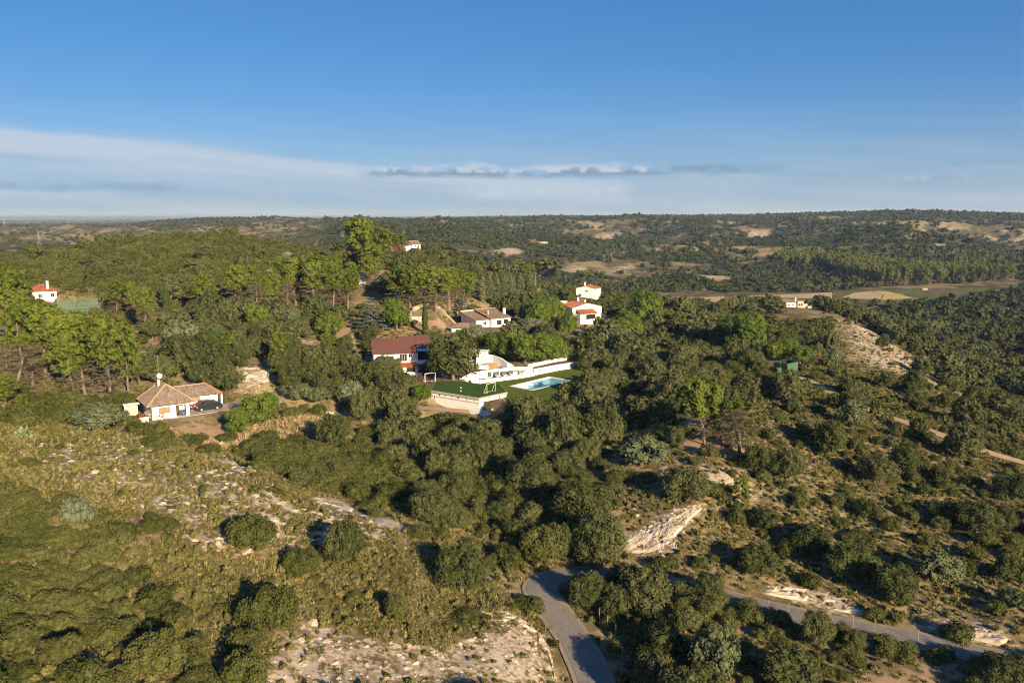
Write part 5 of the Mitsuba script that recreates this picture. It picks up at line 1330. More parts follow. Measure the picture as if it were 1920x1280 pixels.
# ------------------------------------------------------------------ the villa with the red sheet roof
ZT = 23.3
fr = Frame(at_level(699, 664, ZT + 5.3), at_level(783, 661, ZT + 5.3), ZT)
L = lambda *p: [fr(q) for q in p]
X1, X2 = fr.len, fr.len * (812 - 699) / 84.0
VL = fr
h = thing('villa', 'two storey white villa under a wide dark red sheet roof', 'house')
e = 5.3
sl = 0.40
roof(h, [(fr((-0.1, -0.1, e)), fr((X1, -0.1, e)), L((-0.1, 6.2, e + 6.3 * sl), (X1, 6.2, e + 6.3 * sl)))], tile='red_sheet', flat=True, pitch=0.33, amp=0.05)
e2 = e + 1.9 * sl + 0.05
roof(h, [(fr((X1 + 0.01, 1.8, e2)), fr((X2, 1.8, e2)), L((X1 + 0.01, 7.2, e2 + 5.4 * sl), (X2, 7.2, e2 + 5.4 * sl))), ], tile='red_sheet', flat=True, pitch=0.33, amp=0.05, name='right_roof')
roof(h, [(fr((X1 - 3.6, 6.05, e + 6.2 * sl)), fr((X1, 6.05, e + 6.2 * sl)), L((X1 - 2.4, 7.2, e + 7.3 * sl), (X1, 7.2, e + 7.3 * sl)))], tile='red_sheet', flat=True, pitch=0.33, amp=0.05, name='upper_roof')
part(h, 'rear_roof', Soup().add(np.array(L((-0.1, 6.22, e + 6.3 * sl), (X2, 6.22, e + 6.3 * sl), (X2, 11, e + 1.0), (-0.1, 11, e + 1.0))), [[0, 1, 2, 3]]), 'red_sheet')
wx = X1 * (749 - 699) / 84
up = Soup()
up.add(*facade(fr, [(0.2, 2.7), (X1, 2.7), (X1, 5.2), (0.2, 5.2)], [(1.0, 2.6, 3.4, 4.7), (3.2, 4.8, 3.4, 4.7), (wx, wx + 1.75, 3.25, 5.0), (wx + 2.15, wx + 3.0, 4.1, 5.0)], 0.45, 0.25))
up.add(*facade(fr, [(X1, 2.7), (X2 - 0.2, 2.7), (X2 - 0.2, 5.9), (X1, 5.9)], [(X1 + 0.3, X2 - 0.6, 2.9, 5.2)], 2.3, 0.25))
up.add(*side_wall(fr, [(0.7, 0), (11, 0), (11, 6.2), (6.2, 7.7), (0.7, 5.45)], [], X2 - 0.45, 0.25))
up.add(*side_wall(fr, [(0.7, 0), (11, 0), (11, 6.0), (6.2, 7.6), (0.7, 5.4)], [], 0.2, 0.25))
up.add(*facade(fr, [(0.2, 0), (X2 - 0.2, 0), (X2 - 0.2, 6), (0.2, 6)], [], 10.9, 0.25))
part(h, 'upper_wall', up, 'white_wall')
window(h, fr, 1.0, 2.6, 3.4, 4.7, 0.45)
window(h, fr, 3.2, 4.8, 3.4, 4.7, 0.45)
window(h, fr, wx, wx + 1.75, 3.25, 5.0, 0.45, bars=2)
window(h, fr, wx + 2.15, wx + 3.0, 4.1, 5.0, 0.45)
window(h, fr, X1 + 0.3, X2 - 0.6, 2.9, 5.2, 2.3, bars=3, frame='dark_metal')
part(h, 'beam', boxes(fr, (X1 + 0.02, X2 - 0.1, 1.55, 1.85, 5.35, 5.95)), 'white_wall')
part(h, 'column', boxes(fr, (X1 - 0.35, X1 - 0.02, -0.1, 0.4, 0, 5.2)), 'white_wall')
part(h, 'column', boxes(fr, (X2 - 0.5, X2 - 0.2, 0.1, 0.5, 0, 5.9)), 'white_wall')
b = part(h, 'balcony', boxes(fr, (X1, X2 - 0.2, 0.2, 2.3, 2.5, 2.75)), 'white_wall')
part(b, 'parapet', boxes(fr, (X1, X2 - 0.2, 0.1, 0.25, 2.75, 3.5)), 'white_wall')
lo = Soup()
lx = X1 * (738 - 699) / 84
lo.add(*facade(fr, [(lx, -0.6), (X1 - 0.4, -0.6), (X1 - 0.4, 2.3), (lx, 2.3)], [(lx + 1.0, lx + 1.4, 0.9, 1.9), (lx + 1.7, lx + 2.1, 0.9, 1.9), (lx + 2.75, X1 - 0.7, 1.0, 2.1)], -1.3, 0.25))
lo.add(*facade(fr, [(0.2, -0.6), (lx, -0.6), (lx, 2.7), (0.2, 2.7)], [(1.2, 2.4, 0.9, 2.0)], 0.4, 0.25))
lo.add(*side_wall(fr, [(-1.05, -0.6), (0.4, -0.6), (0.4, 2.3), (-1.05, 2.3)], [], X1 - 0.65, 0.25))
lo.add(*side_wall(fr, [(-1.05, -0.6), (0.4, -0.6), (0.4, 2.3), (-1.05, 2.3)], [], lx, 0.25))
lo.add(*facade(fr, [(X1 - 0.4, -0.6), (X2 - 0.2, -0.6), (X2 - 0.2, 2.5), (X1 - 0.4, 2.5)], [(X1 + 0.4, X2 - 0.7, 0.02, 2.1)], 2.0, 0.25))
part(h, 'lower_wall', lo, 'white_wall')
window(h, fr, lx + 1.0, lx + 1.4, 0.9, 1.9, -1.3, bars=0)
window(h, fr, lx + 1.7, lx + 2.1, 0.9, 1.9, -1.3, bars=0)
window(h, fr, lx + 2.75, X1 - 0.7, 1.0, 2.1, -1.3, bars=2, frame='frame_brown')
window(h, fr, X1 + 0.4, X2 - 0.7, 0.02, 2.1, 2.0, bars=3, frame='wood_brown', name='glass_door')
roof(h, [(fr((lx - 0.2, -1.65, 2.32)), fr((X1 - 0.2, -1.65, 2.32)), L((lx - 0.2, 0.44, 2.95), (X1 - 0.2, 0.44, 2.95)))], tile='orange_tile', name='porch_roof')
part(h, 'awning', boxes(fr, (X1 - 0.1, X2 - 0.3, -0.4, 1.95, 2.28, 2.42)), 'red_sheet')

sheet('terrace', 'brown paved terrace in front of the villa', level_poly(ZT, (716, 707), (738, 716), (806, 728), (818, 713), (868, 712), (880, 705), (830, 693), (700, 690)), ZT, 'paving', 'terrace', 0.5)
gw = level_poly
wall_line('garden_wall', 'white garden wall climbing below the villa terrace', [at_level(712, 716, ZT - 0.6), at_level(722, 708, ZT), at_level(738, 704, ZT)], [0.6, 1.0, 1.0], bsdf='white_wall')
wall_line('garden_wall', 'thin white parapet at the near edge of the villa terrace', [at_level(755, 721, ZT), at_level(772, 717.5, ZT)], 0.4, bsdf='white_wall')
wall_line('garden_wall', 'white wall end with a round top left of the villa', [at_level(652, 668, 24.6), at_level(668, 667.5, 24.6), at_level(698, 668, 24.6)], 0.8, bsdf='white_wall')
k = thing('shed', 'low shed with a red brown roof below the villa terrace', 'shed')
sf = Frame(at_level(762, 734, ZT - 1.4), at_level(780, 731, ZT - 1.4), ZT - 3.4)
part(k, 'wall', boxes(sf, (0, sf.len, 0.1, 2.4, -1, 1.8)), 'cream_wall')
roof(k, [(sf((-0.3, -0.3, 1.75)), sf((sf.len + 0.3, -0.3, 1.75)), [sf((-0.3, 2.9, 2.5)), sf((sf.len + 0.3, 2.9, 2.5))])], tile='red_sheet', flat=True, pitch=0.3, amp=0.04)


def chair(label, p, rz):
    k = thing('garden_chair', label, 'chair', 'white plastic chairs round the terrace table (cluster)')
    f = Frame(p, [p[0] + math.cos(rz), p[1] + math.sin(rz)], p[2])
    part(k, 'seat', boxes(f, (-0.25, 0.25, -0.24, 0.24, 0.42, 0.46)), 'plastic_white')
    part(k, 'backrest', boxes(f, (-0.25, 0.25, 0.22, 0.27, 0.46, 0.9)), 'plastic_white')
    for sx in (-0.23, 0.19):
        for sy in (-0.22, 0.2):
            part(k, 'leg', boxes(f, (sx, sx + 0.045, sy, sy + 0.045, 0, 0.42)), 'plastic_white')


tp = at_level(771, 704.5, ZT)
k = thing('garden_table', 'white plastic table on the villa terrace', 'table')
f = Frame(tp, tp + np.array([1, 0.2, 0]), ZT)
part(k, 'tabletop', boxes(f, (-1.1, 1.1, -0.45, 0.45, 0.70, 0.75)), 'plastic_white')
for sx in (-1.0, 0.92):
    for sy in (-0.38, 0.3):
        part(k, 'leg', boxes(f, (sx, sx + 0.08, sy, sy + 0.08, 0, 0.70)), 'plastic_white')
for i, (dx, dy, rz) in enumerate([(-0.8, -0.8, 3.3), (0.0, -0.85, 3.1), (0.8, -0.75, 2.9), (-0.7, 0.8, 0.1), (0.3, 0.85, -0.1), (-1.6, 0.1, 1.5), (1.6, 0.0, -1.6), (2.3, -0.4, 3.0)]):
    chair('white plastic garden chair at the table on the villa terrace', tp + [dx, dy, 0], rz)


def goal(label, a, b, z, paint, back=0.9, height=2.0):
    k = thing('football_goal', label, 'goal')
    a, b = np.array([a[0], a[1], z]), np.array([b[0], b[1], z])
    d = unit(np.cross(b - a, [0, 0, 1]))
    if d[1] < 0:
        d = -d
    hz = np.array([0, 0, height])
    for p in (a, b):
        part(k, 'post', tube_soup([[p, p + hz]], 0.06, 6), paint)
        part(k, 'stay', tube_soup([[p + hz * 0.98, p + d * back]], 0.035, 5), 'white_paint')
    part(k, 'crossbar', tube_soup([[a + hz, b + hz]], 0.06, 6), 'white_paint')
    part(k, 'ground_bar', tube_soup([[a, a + d * back], [a + d * back, b + d * back], [b + d * back, b]], 0.035, 5), 'white_paint')


# ------------------------------------------------------------------ the garage with the turf pitch on its roof
ZR = 23.4
corner = dict(A=at_level(806, 731, ZR), B=at_level(898, 745.5, ZR), C=at_level(951.5, 734.5, ZR), E=at_level(939, 720, ZR), F=at_level(902, 719.5, ZR), G=at_level(862, 713.5, ZR), D=at_level(818, 713, ZR))
top_poly = Polygon([corner[c][:2] for c in 'ABCEFGD'])
k = thing('garage', 'white garage block with a green sports pitch on its flat roof', 'building')
part(k, 'roof_slab', prism(top_poly, ZR - 0.45, ZR - 0.03), 'concrete')
part(k, 'turf_pitch', prism(top_poly.buffer(-0.18), ZR - 0.03, ZR + 0.02), 'turf')
fa = Frame(corner['A'], corner['B'], ZR - 3.9)
l1 = fa.len
hol = [(0.7, 1.15, 2.1, 2.6), (1.9, 2.6, 2.9, 3.2), (3.5, 4.0, 2.9, 3.2), (5.2, 5.7, 2.9, 3.2), (6.9, 7.6, 2.9, 3.2), (9.2, 9.7, 2.9, 3.2), (11.2, 11.6, 2.9, 3.2)]
hol = [q for q in hol if q[1] < l1 - 0.5]
part(k, 'long_wall', Soup().add(*facade(fa, [(0.1, -1.5), (l1 - 0.05, -1.5), (l1 - 0.05, 3.42), (0.1, 3.42)], hol, 0.3, 0.3)), 'white_wall')
for q in hol:
    part(k, 'vent', boxes(fa, (q[0], q[1], 0.52, 0.58, q[2], q[3])), 'glass_dark')
part(k, 'wall_band', boxes(fa, (0.1, l1 - 0.05, 0.22, 0.297, 2.55, 2.72)), 'concrete')
fb = Frame(corner['B'], corner['C'], ZR - 3.9)
l2 = fb.len
ox = l2 * (905.7 - 898) / (951.5 - 898)
part(k, 'front_wall', Soup().add(*facade(fb, [(0.3, -1.5), (l2 - 0.1, -1.5), (l2 - 0.1, 3.42), (0.3, 3.42)], [(ox + 0.3, l2 * 0.93, 0.9, 2.75)], 0.25, 0.3)), 'white_wall')
part(k, 'inner_floor', boxes(fb, (0.6, l2 - 0.3, 0.6, 7, -1, 0.05)), 'concrete')
part(k, 'inner_wall', boxes(fb, (0.6, l2 - 0.3, 5, 5.2, -1, 3.4)), 'concrete')
part(k, 'post', boxes(fb, (l2 * 0.72, l2 * 0.72 + 0.14, 0.0, 0.2, -1, 3.4)), 'grey_metal')
part(k, 'right_wall', boxes(fb, (l2 - 0.4, l2 - 0.12, 0.56, 8, -1.5, 3.42)), 'white_wall')
part(k, 'lower_curb', boxes(fb, (0.5, l2 * 0.8, -0.6, 0.24, -1.5, 0.15)), 'white_wall')
goal('white football goal with yellow post at the right end of the turf pitch', at_level(913, 737.5, ZR + 0.02), at_level(928.5, 733.5, ZR + 0.02), ZR + 0.02, 'yellow_paint')
goal('white football goal on the villa terrace, at the far end of the pitch', at_level(797, 716, ZT + 0.1), at_level(816.5, 714.5, ZT + 0.1), ZT, 'white_paint', 1.1)


def lamp(label, p, hgt, head=True):
    k = thing('lamp_post', label, 'lamp post')
    part(k, 'pole', tube_soup([[p, p + [0, 0, hgt]]], 0.06, 6), 'dark_metal')
    if head:
        part(k, 'lamp_head', Soup().add(*box(p[0] - 0.35, p[0] + 0.35, p[1] - 0.12, p[1] + 0.12, p[2] + hgt, p[2] + hgt + 0.14)), 'dark_metal')


lamp('dark lamp post at the near edge of the turf pitch', at_level(836.5, 728.5, ZR), 2.7)
lamp('dark lamp post at the back edge of the turf pitch', at_level(899.5, 719.5, ZR), 3.2)
for i, (u, v) in enumerate([(864, 728), (863.9, 734)]):
    b = thing('football', ['white ball lying in the middle of the turf pitch', 'white ball near the front edge of the turf pitch'][i], 'ball')
    q = at_level(u, v, ZR + 0.02)
    part(b, 'ball', trimesh.creation.icosphere(subdivisions=2, radius=0.15).apply_translation(q + [0, 0, 0.15]), 'plastic_white', smooth=True)

# the lower lawn, the pool and the white terrace walls
ZL = 22.3
lawn = level_poly(ZL, (941, 742), (952, 750), (985, 764), (1080, 735), (1108, 702), (1078, 689.5), (1010, 700), (960, 711), (903, 718.5), (905, 726))
pool_px = [(958.5, 723.8), (1034, 707.6), (1058, 711.2), (998, 731)]
pool = level_poly(ZL, *pool_px)
rect = pool.minimum_rotated_rectangle
sheet('lawn', 'green lower lawn around the swimming pool', lawn.difference(rect.buffer(0.35)), ZL, 'lawn_grass', 'lawn', 0.4)
k = thing('swimming_pool', 'long light blue swimming pool with a white rim in the lower lawn', 'swimming pool')
part(k, 'coping', prism(rect.buffer(0.36, join_style='mitre').difference(rect), ZL - 0.4, ZL + 0.06), 'white_wall')
part(k, 'basin', prism(rect.buffer(0.02, join_style='mitre'), ZL - 1.6, ZL - 1.5), 'pool_tile')
part(k, 'basin_wall', prism(rect.buffer(0.02, join_style='mitre').difference(rect.buffer(-0.05, join_style='mitre')), ZL - 1.5, ZL - 0.41), 'pool_tile')
wc = np.array(rect.buffer(-0.06, join_style='mitre').exterior.coords)[:4]
part(k, 'water_surface', Soup().add(np.column_stack([wc, np.full(4, ZL - 0.04)]), [[0, 1, 2, 3]]), 'water')

Z1 = ZL + 0.75                                   # the strip with the loungers
low_a = [at_level(u, v, ZL) for u, v in [(883, 718.5), (905, 718.0), (940, 713.5), (975, 709), (996, 705.5), (1002, 704)]]
wall_line('terrace_wall', 'low curved white wall below the loungers', low_a, 0.85, 0.35)
strip1 = [at_level(u, v, ZL)[:2] for u, v in [(883, 718.3), (905, 717.8), (940, 713.3), (975, 708.8), (1001, 703.6)]] + [at_level(u, v, Z1)[:2] for u, v in [(1000, 699.5), (960, 704), (886, 711.5)]]
sheet('lounger_terrace', 'brown paved terrace strip with sun loungers', Polygon(strip1).buffer(0.1), Z1, 'paving', 'terrace', 0.7)
Z2 = Z1 + 1.55
mid_a = [at_level(u, v, Z1) for u, v in [(862, 713), (886, 709.5), (912, 706.2), (950, 702.0), (975, 699.5), (998, 698.2)]]
wall_line('terrace_wall', 'middle white terrace wall behind the loungers', mid_a, [0.5, 1.45, 1.6, 1.65, 1.6, 1.5], 0.35)
strip2 = [p[:2] for p in mid_a[1:]] + [at_level(u, v, Z2)[:2] for u, v in [(992, 690), (960, 690), (935, 688), (905, 688), (885, 694)]]
sheet('upper_terrace', 'brown paved upper terrace between the white walls', Polygon(strip2).buffer(0.15), Z2, 'paving', 'terrace', 1.2)
up_a = [at_level(u, v, Z2) for u, v in [(893, 683), (908, 683.5), (925, 684), (940, 686.5), (952, 689), (962, 689.5)]]
wall_line('terrace_wall', 'stepped white retaining wall descending from the pergola', up_a, [3.0, 2.7, 2.4, 2.0, 1.2, 0.7], 0.4)
wall_line('terrace_wall', 'thin curved white curb above the upper terrace', [at_level(u, v, Z2) for u, v in [(962, 689.6), (975, 690.2), (990, 689.0)]], 0.25, 0.3)
k = thing('pergola_house', 'small white flat roofed pergola with a dark opening beside the big oak', 'pergola')
pf = Frame(at_level(880, 680, Z2 + 0.2), at_level(911, 681, Z2 + 0.2), Z2 + 0.2)
part(k, 'wall', Soup().add(*facade(pf, [(0, -0.6), (pf.len, -0.6), (pf.len, 2.7), (0, 2.7)], [(0.5, pf.len * 0.80, 0.75, 2.2)], 0, 0.3)).add(*side_wall(pf, [(0.3, -0.6), (3, -0.6), (3, 2.7), (0.3, 2.7)], [], pf.len - 0.3, 0.3)), 'white_wall')
part(k, 'roof_slab', boxes(pf, (-0.1, pf.len + 0.1, -0.15, 3.2, 2.72, 2.86)), 'white_wall')
part(k, 'back_wall', boxes(pf, (0, pf.len - 0.31, 2.6, 2.8, -0.6, 2.7)), 'concrete')
k = thing('terrace_steps', 'ochre paved steps climbing beside the upper terrace', 'steps')
sfr = Frame(at_level(917, 691.5, Z2), at_level(936, 690.5, Z2), Z2)
for i in range(7):
    part(k, 'step', boxes(sfr, (0, sfr.len, i * 0.62, (i + 1) * 0.62, -0.3, 0.08 + 0.10 * i)), 'ochre_paving')
k = thing('planter', 'white block planter at the left end of the upper terrace', 'planter')
part(k, 'wall', boxes(Frame(at_level(896, 692.5, Z2), at_level(918, 692, Z2), Z2), (0, 2.5, 0, 1.6, -0.2, 0.9)), 'white_wall')
# the wing to the right
Zw = ZL + 1.35
low_b = [at_level(u, v, ZL) for u, v in [(1000, 703.5), (1020, 699.5), (1045, 694.5), (1075, 689.5)]]
wall_line('terrace_wall', 'long white wall along the lawn, right of the loungers', low_b, [1.55, 1.5, 1.5, 1.45], 0.4)
walk = [p[:2] for p in low_b] + [at_level(u, v, Zw)[:2] for u, v in [(1062, 675.5), (1040, 678.5), (1015, 684), (994, 689)]]
sheet('terrace_walk', 'brown paved walk between the two long white walls', Polygon(walk).buffer(0.1), Zw, 'paving', 'terrace', 1.0)
wall_line('terrace_wall', 'upper white wall under the green bank, behind the walk', [at_level(u, v, Zw) for u, v in [(990, 689.6), (1015, 684), (1040, 678.2), (1062, 675)]], [0.9, 0.85, 0.8, 0.75], 0.35)
k = thing('hand_rail', 'thin dark hand rail on the ramp between the terraces', 'rail')
ra, rb_ = at_level(986, 700.5, Z1), at_level(995, 694, Z1 + 1.0)
part(k, 'rail', tube_soup([[ra + [0, 0, 0.9], rb_ + [0, 0, 0.9]], [ra + [0, 0, 0.45], rb_ + [0, 0, 0.45]]], 0.03), 'dark_metal')
for t in (0.0, 0.5, 1.0):
    part(k, 'post', tube_soup([[ra + (rb_ - ra) * t, ra + (rb_ - ra) * t + [0, 0, 0.9]]], 0.03), 'dark_metal')
k = thing('green_door', 'small dark green door in the middle terrace wall', 'door')
gd = Frame(at_level(916, 706.0, Z1) - [0, 0.3, 0], at_level(921, 705.4, Z1) - [0, 0.3, 0], Z1)
part(k, 'leaf', boxes(gd, (0, 0.7, -0.06, 0.12, 0, 1.15)), 'court_green')
for i, u in enumerate([931, 935.5, 945, 949, 957.5, 961.5, 979.5]):
    k = thing('sun_lounger', 'dark framed sun lounger standing folded on the terrace strip', 'sun lounger', 'sun loungers along the middle terrace wall (cluster)')
    q = at_level(u, 706.8 - (u - 931) * 0.085, Z1)
    lf = Frame(q, q + [1, 0.35, 0], Z1)
    part(k, 'seat', boxes(lf, (-0.3, 0.3, -1.0, 0.5, 0.3, 0.36)), 'white_paint')
    part(k, 'backrest', Soup().add(lf(np.array([[-0.3, 0.5, 0.33], [0.3, 0.5, 0.33], [0.3, 0.85, 1.1], [-0.3, 0.85, 1.1], [-0.3, 0.56, 0.33], [0.3, 0.56, 0.33], [0.3, 0.91, 1.1], [-0.3, 0.91, 1.1]])), [[0, 1, 2, 3], [4, 7, 6, 5], [0, 3, 7, 4], [1, 5, 6, 2], [3, 2, 6, 7]]), 'dark_metal')
    for sx in (-0.28, 0.24):
        for sy in (-0.95, 0.4):
            part(k, 'leg', boxes(lf, (sx, sx + 0.04, sy, sy + 0.04, 0, 0.3)), 'dark_metal')
# net posts along the back of the pitch
for i, (u, v) in enumerate([(866, 713.5), (873, 714.5), (880, 715.5), (906, 718.8)]):
    k = thing('fence_post', 'thin dark fence post along the back edge of the turf pitch', 'post', 'thin posts along the back edge of the turf pitch (cluster)')
    p = at_level(u, v, ZR)
    part(k, 'pole', tube_soup([[p, p + [0, 0, 1.0]]], 0.035), 'dark_metal')

# ------------------------------------------------------------------ retaining walls and garden steps near the driveway
for i, (u0, v0, u1, v1, zt, hh, lab) in enumerate([(546, 785, 586, 785.5, 22.9, 2.0, 'tall beige plastered retaining wall left of two lower ones'), (587.5, 787, 626, 788, 22.5, 1.65, 'middle beige retaining wall below the driveway'), (627, 791, 656, 797, 22.2, 1.1, 'low beige retaining wall at the right end of the row')]):
    wall_line('retaining_wall', lab, [at_level(u0, v0, zt - 1.0), at_level((u0 + u1) / 2, (v0 + v1) / 2, zt - 1.0), at_level(u1, v1, zt - 1.0)], hh, 0.35, 'cream_wall', deep=1.2)
k = thing('garden_steps', 'steep pale stone steps climbing from the driveway to the villa', 'steps')
s0, s1 = on_ground(720, 758), on_ground(708, 740)
sfr = Frame(s0, s0 + np.array([1, 0.25, 0]), s0[2])
for i in range(12):
    p = s0 + (s1 - s0) * i / 11
    q = (p - s0) @ sfr.m.T
    part(k, 'step', boxes(sfr, (q[0] - 0.8, q[0] + 0.8, q[1], q[1] + 0.4, q[2] - 0.5, q[2] + 0.16)), 'stone')
g0 = on_ground(725, 760)
wall_line('garden_wall', 'low pale stone wall at the foot of the garden steps', [g0, on_ground(735, 759), on_ground(746, 757)], 0.9, 0.4, 'stone')

# ------------------------------------------------------------------ the upper villa
ZU = 25.2
fr = Frame(at_level(921, 613.3, ZU), at_level(957.2, 609.8, ZU), ZU)
L = lambda *p: [fr(q) for q in p]
h = thing('upper_villa', 'white villa with a weathered brown tiled roof behind the terrace trees', 'house')
n_ = fr.len
w = Soup()
w.add(*facade(fr, [(0, -2), (n_, -2), (n_, 2.75), (0, 2.75)], [(n_ * 0.30, n_ * 0.54, 0.5, 2.0), (n_ * 0.65, n_ * 0.87, 0.7, 2.1), (0.15, 0.6, 0.2, 2.0)], 0, 0.25))
w.add(*facade(fr, [(-4.9, -2), (0, -2), (0, 2.45), (-4.9, 2.45)], [(-2.2, -1.0, 0.7, 1.8)], 1.2, 0.25))
w.add(*side_wall(fr, [(0.25, -2), (9, -2), (9, 4.4), (0.25, 2.75)], [], n_ - 0.25, 0.25))
w.add(*side_wall(fr, [(1.45, -2), (10, -2), (10, 4.0), (1.45, 2.45)], [], -4.9, 0.25))
w.add(*side_wall(fr, [(0.25, -2), (1.2, -2), (1.2, 2.7), (0.25, 2.7)], [], 0, 0.25))
part(h, 'wall', w, 'white_wall')
window(h, fr, n_ * 0.30, n_ * 0.54, 0.5, 2.0, 0, frame='frame_brown', bars=2)
window(h, fr, n_ * 0.65, n_ * 0.87, 0.7, 2.1, 0, frame='frame_brown', bars=1)
window(h, fr, 0.15, 0.6, 0.2, 2.0, 0, bars=0)
window(h, fr, -2.2, -1.0, 0.7, 1.8, 1.2)
roof(h, [(fr((-0.3, -0.5, 2.7)), fr((n_ + 0.4, -0.5, 2.7)), L((-0.3, 9.2, 4.7), (n_ + 0.4, 9.2, 4.7)))], tile='grey_tile', caps=[L((-0.3, 9.2, 4.8), (n_ + 0.4, 9.2, 4.8)), L((-0.3, -0.5, 2.8), (-0.3, 9.2, 4.8))])
roof(h, [(fr((-5.3, 0.8, 2.4)), fr((-0.35, 0.8, 2.4)), L((-5.3, 9.6, 4.25), (-0.35, 9.6, 4.25)))], tile='grey_tile', caps=[L((-5.3, 0.8, 2.5), (-5.3, 9.6, 4.35))], name='left_roof')
part(h, 'parapet', boxes(fr, (-5.3, n_ + 0.2, 9.6, 9.9, 3, 4.75)), 'cream_wall')
chimney(h, fr, n_ - 0.1, 3.5, 2.0, 5.1, 0.4)
chimney(h, fr, 1.6, 4.2, 3.0, 4.7, 0.2, 'cream_wall')
ff = Frame(at_level(847, 632, ZU - 0.8), at_level(867, 632, ZU - 0.8), ZU - 0.8)
k = part(h, 'annex_wall', boxes(ff, (0, ff.len, 0, 4, -2, 2.9), (ff.len, ff.len + 0.25, 1.5, 4, -2, 2.9), (ff.len + 1.6, ff.len + 1.9, 0, 0.3, -2, 2.9)), 'white_wall')
E = [(-0.5, -0.6, 2.9), (ff.len + 4.0, -0.6, 2.9), (ff.len + 4.0, 4.6, 2.9), (-0.5, 4.6, 2.9)]
Q = [(2.2, 2.0, 4.1), (ff.len + 1.6, 2.0, 4.1)]
M2 = lambda *p: [ff(q) for q in p]
roof(h, [(ff(E[0]), ff(E[1]), M2(E[0], Q[0], Q[1], E[1])), (ff(E[3]), ff(E[0]), M2(E[3], Q[0], E[0])), (ff(E[1]), ff(E[2]), M2(E[1], Q[1], E[2]))], tile='grey_tile', name='annex_roof')
k = thing('lamp_post', 'white globe lamp post left of the upper villa', 'lamp post')
p = at_level(858, 590, ZU + 2)
g = ground(p[0], p[1])
part(k, 'pole', tube_soup([[[p[0], p[1], g], [p[0], p[1], p[2] + 0.4]]], 0.06), 'white_paint')
part(k, 'globe', trimesh.creation.icosphere(subdivisions=2, radius=0.35).apply_translation(p + [0, 0, 0.7]), 'lamp_glass', smooth=True)


def gable_house(name, label, fr, W, D, H, rise, tile, cap, front=(), wall='white_wall', over=0.4, axis='x', chim=(), deep=2.0):
    """A plain house: ridge along x or along y (gable to the front)."""
    h = thing(name, label, 'house')
    w = Soup()
    if axis == 'y':
        w.add(*facade(fr, [(0, -deep), (W, -deep), (W, H), (W / 2, H + rise), (0, H)], front, 0, 0.25))
        w.add(*side_wall(fr, [(0.25, -deep), (D, -deep), (D, H), (0.25, H)], [], 0, 0.25)).add(*side_wall(fr, [(0.25, -deep), (D, -deep), (D, H), (0.25, H)], [], W - 0.25, 0.25))
        w.add(*facade(fr, [(0.25, -deep), (W - 0.25, -deep), (W - 0.25, H), (W / 2, H + rise - 0.2), (0.25, H)], [], D, 0.25))
    else:
        w.add(*facade(fr, [(0, -deep), (W, -deep), (W, H), (0, H)], front, 0, 0.25))
        for x in (0, W - 0.25):
            w.add(*side_wall(fr, [(0.25, -deep), (D, -deep), (D, H), (D / 2, H + rise), (0.25, H)], [], x, 0.25))
        w.add(*facade(fr, [(0.25, -deep), (W - 0.25, -deep), (W - 0.25, H), (0.25, H)], [], D, 0.25))
    part(h, 'wall', w, wall)
    o = over
    if axis == 'y':
        s = rise / (W / 2) * o
        pl = [((-o, D + o, H - s), (-o, -o, H - s), (W / 2, D + o, H + rise + 0.05), (W / 2, -o, H + rise + 0.05)), ((W + o, -o, H - s), (W + o, D + o, H - s), (W / 2, -o, H + rise + 0.05), (W / 2, D + o, H + rise + 0.05))]
        ridge = [fr((W / 2, -o, H + rise + 0.1)), fr((W / 2, D + o, H + rise + 0.1))]
    else:
        s = rise / (D / 2) * o
        pl = [((-o, -o, H - s), (W + o, -o, H - s), (-o, D / 2, H + rise + 0.05), (W + o, D / 2, H + rise + 0.05)), ((W + o, D + o, H - s), (-o, D + o, H - s), (W + o, D / 2, H + rise + 0.05), (-o, D / 2, H + rise + 0.05))]
        ridge = [fr((-o, D / 2, H + rise + 0.1)), fr((W + o, D / 2, H + rise + 0.1))]
    roof(h, [(fr(a), fr(b), [fr(c), fr(d)]) for a, b, c, d in pl], tile=tile, cap=cap, caps=[ridge])
    for q in front:
        window(h, fr, *q, 0, frame='white_paint', bars=1)
    for c in chim:
        chimney(h, fr, *c)
    return h


# the white houses beyond the trees
ZW = float(ground(*at_range(1108, 600, 285)[:2])) + 0.4
fr = Frame(at_range(1073, 600, 279), at_range(1132, 600, 286), ZW + 0.6)
h = gable_house('white_house', 'white house with two orange tiled roofs, right of the upper villa', fr, 12.6, 9.0, 4.2, 1.4, 'orange_tile', 'ridge_orange', [(6.2, 7.3, 2.6, 3.4), (9.6, 10.6, 1.6, 2.6)], over=0.15, axis='y', chim=[(6.5, 6.0, 4.5, 6.9), (7.8, 3.5, 4.0, 6.2, 0.3)])
roof(h, [(fr((1.3, -3.2, 2.3)), fr((8.6, -3.2, 2.3)), [fr((1.3, 0.3, 3.6)), fr((8.6, 0.3, 3.6))])], tile='orange_tile', cap='ridge_orange', name='front_roof', caps=[[fr((5, -3.2, 2.4)), fr((5, 0.3, 3.7))]])
part(h, 'front_wall', boxes(fr, (1.5, 8.4, -2.7, -0.05, -2, 2.2)), 'white_wall')
part(h, 'front_glazing', boxes(fr, (4.0, 8.0, -2.76, -2.71, 0.2, 1.9)), 'glass_dark')
part(h, 'side_wing', boxes(fr, (12.65, 14.4, 2, 8.5, -2, 3.8)), 'white_wall')
part(h, 'rear_block', boxes(fr, (0.3, 4.2, 9.3, 12.0, -2, 5.6)), 'white_wall')
ZW = float(ground(*at_range(1095, 552, 352)[:2])) + 0.3
fr = Frame(at_range(1080, 552, 350), at_range(1113, 552, 347), ZW)
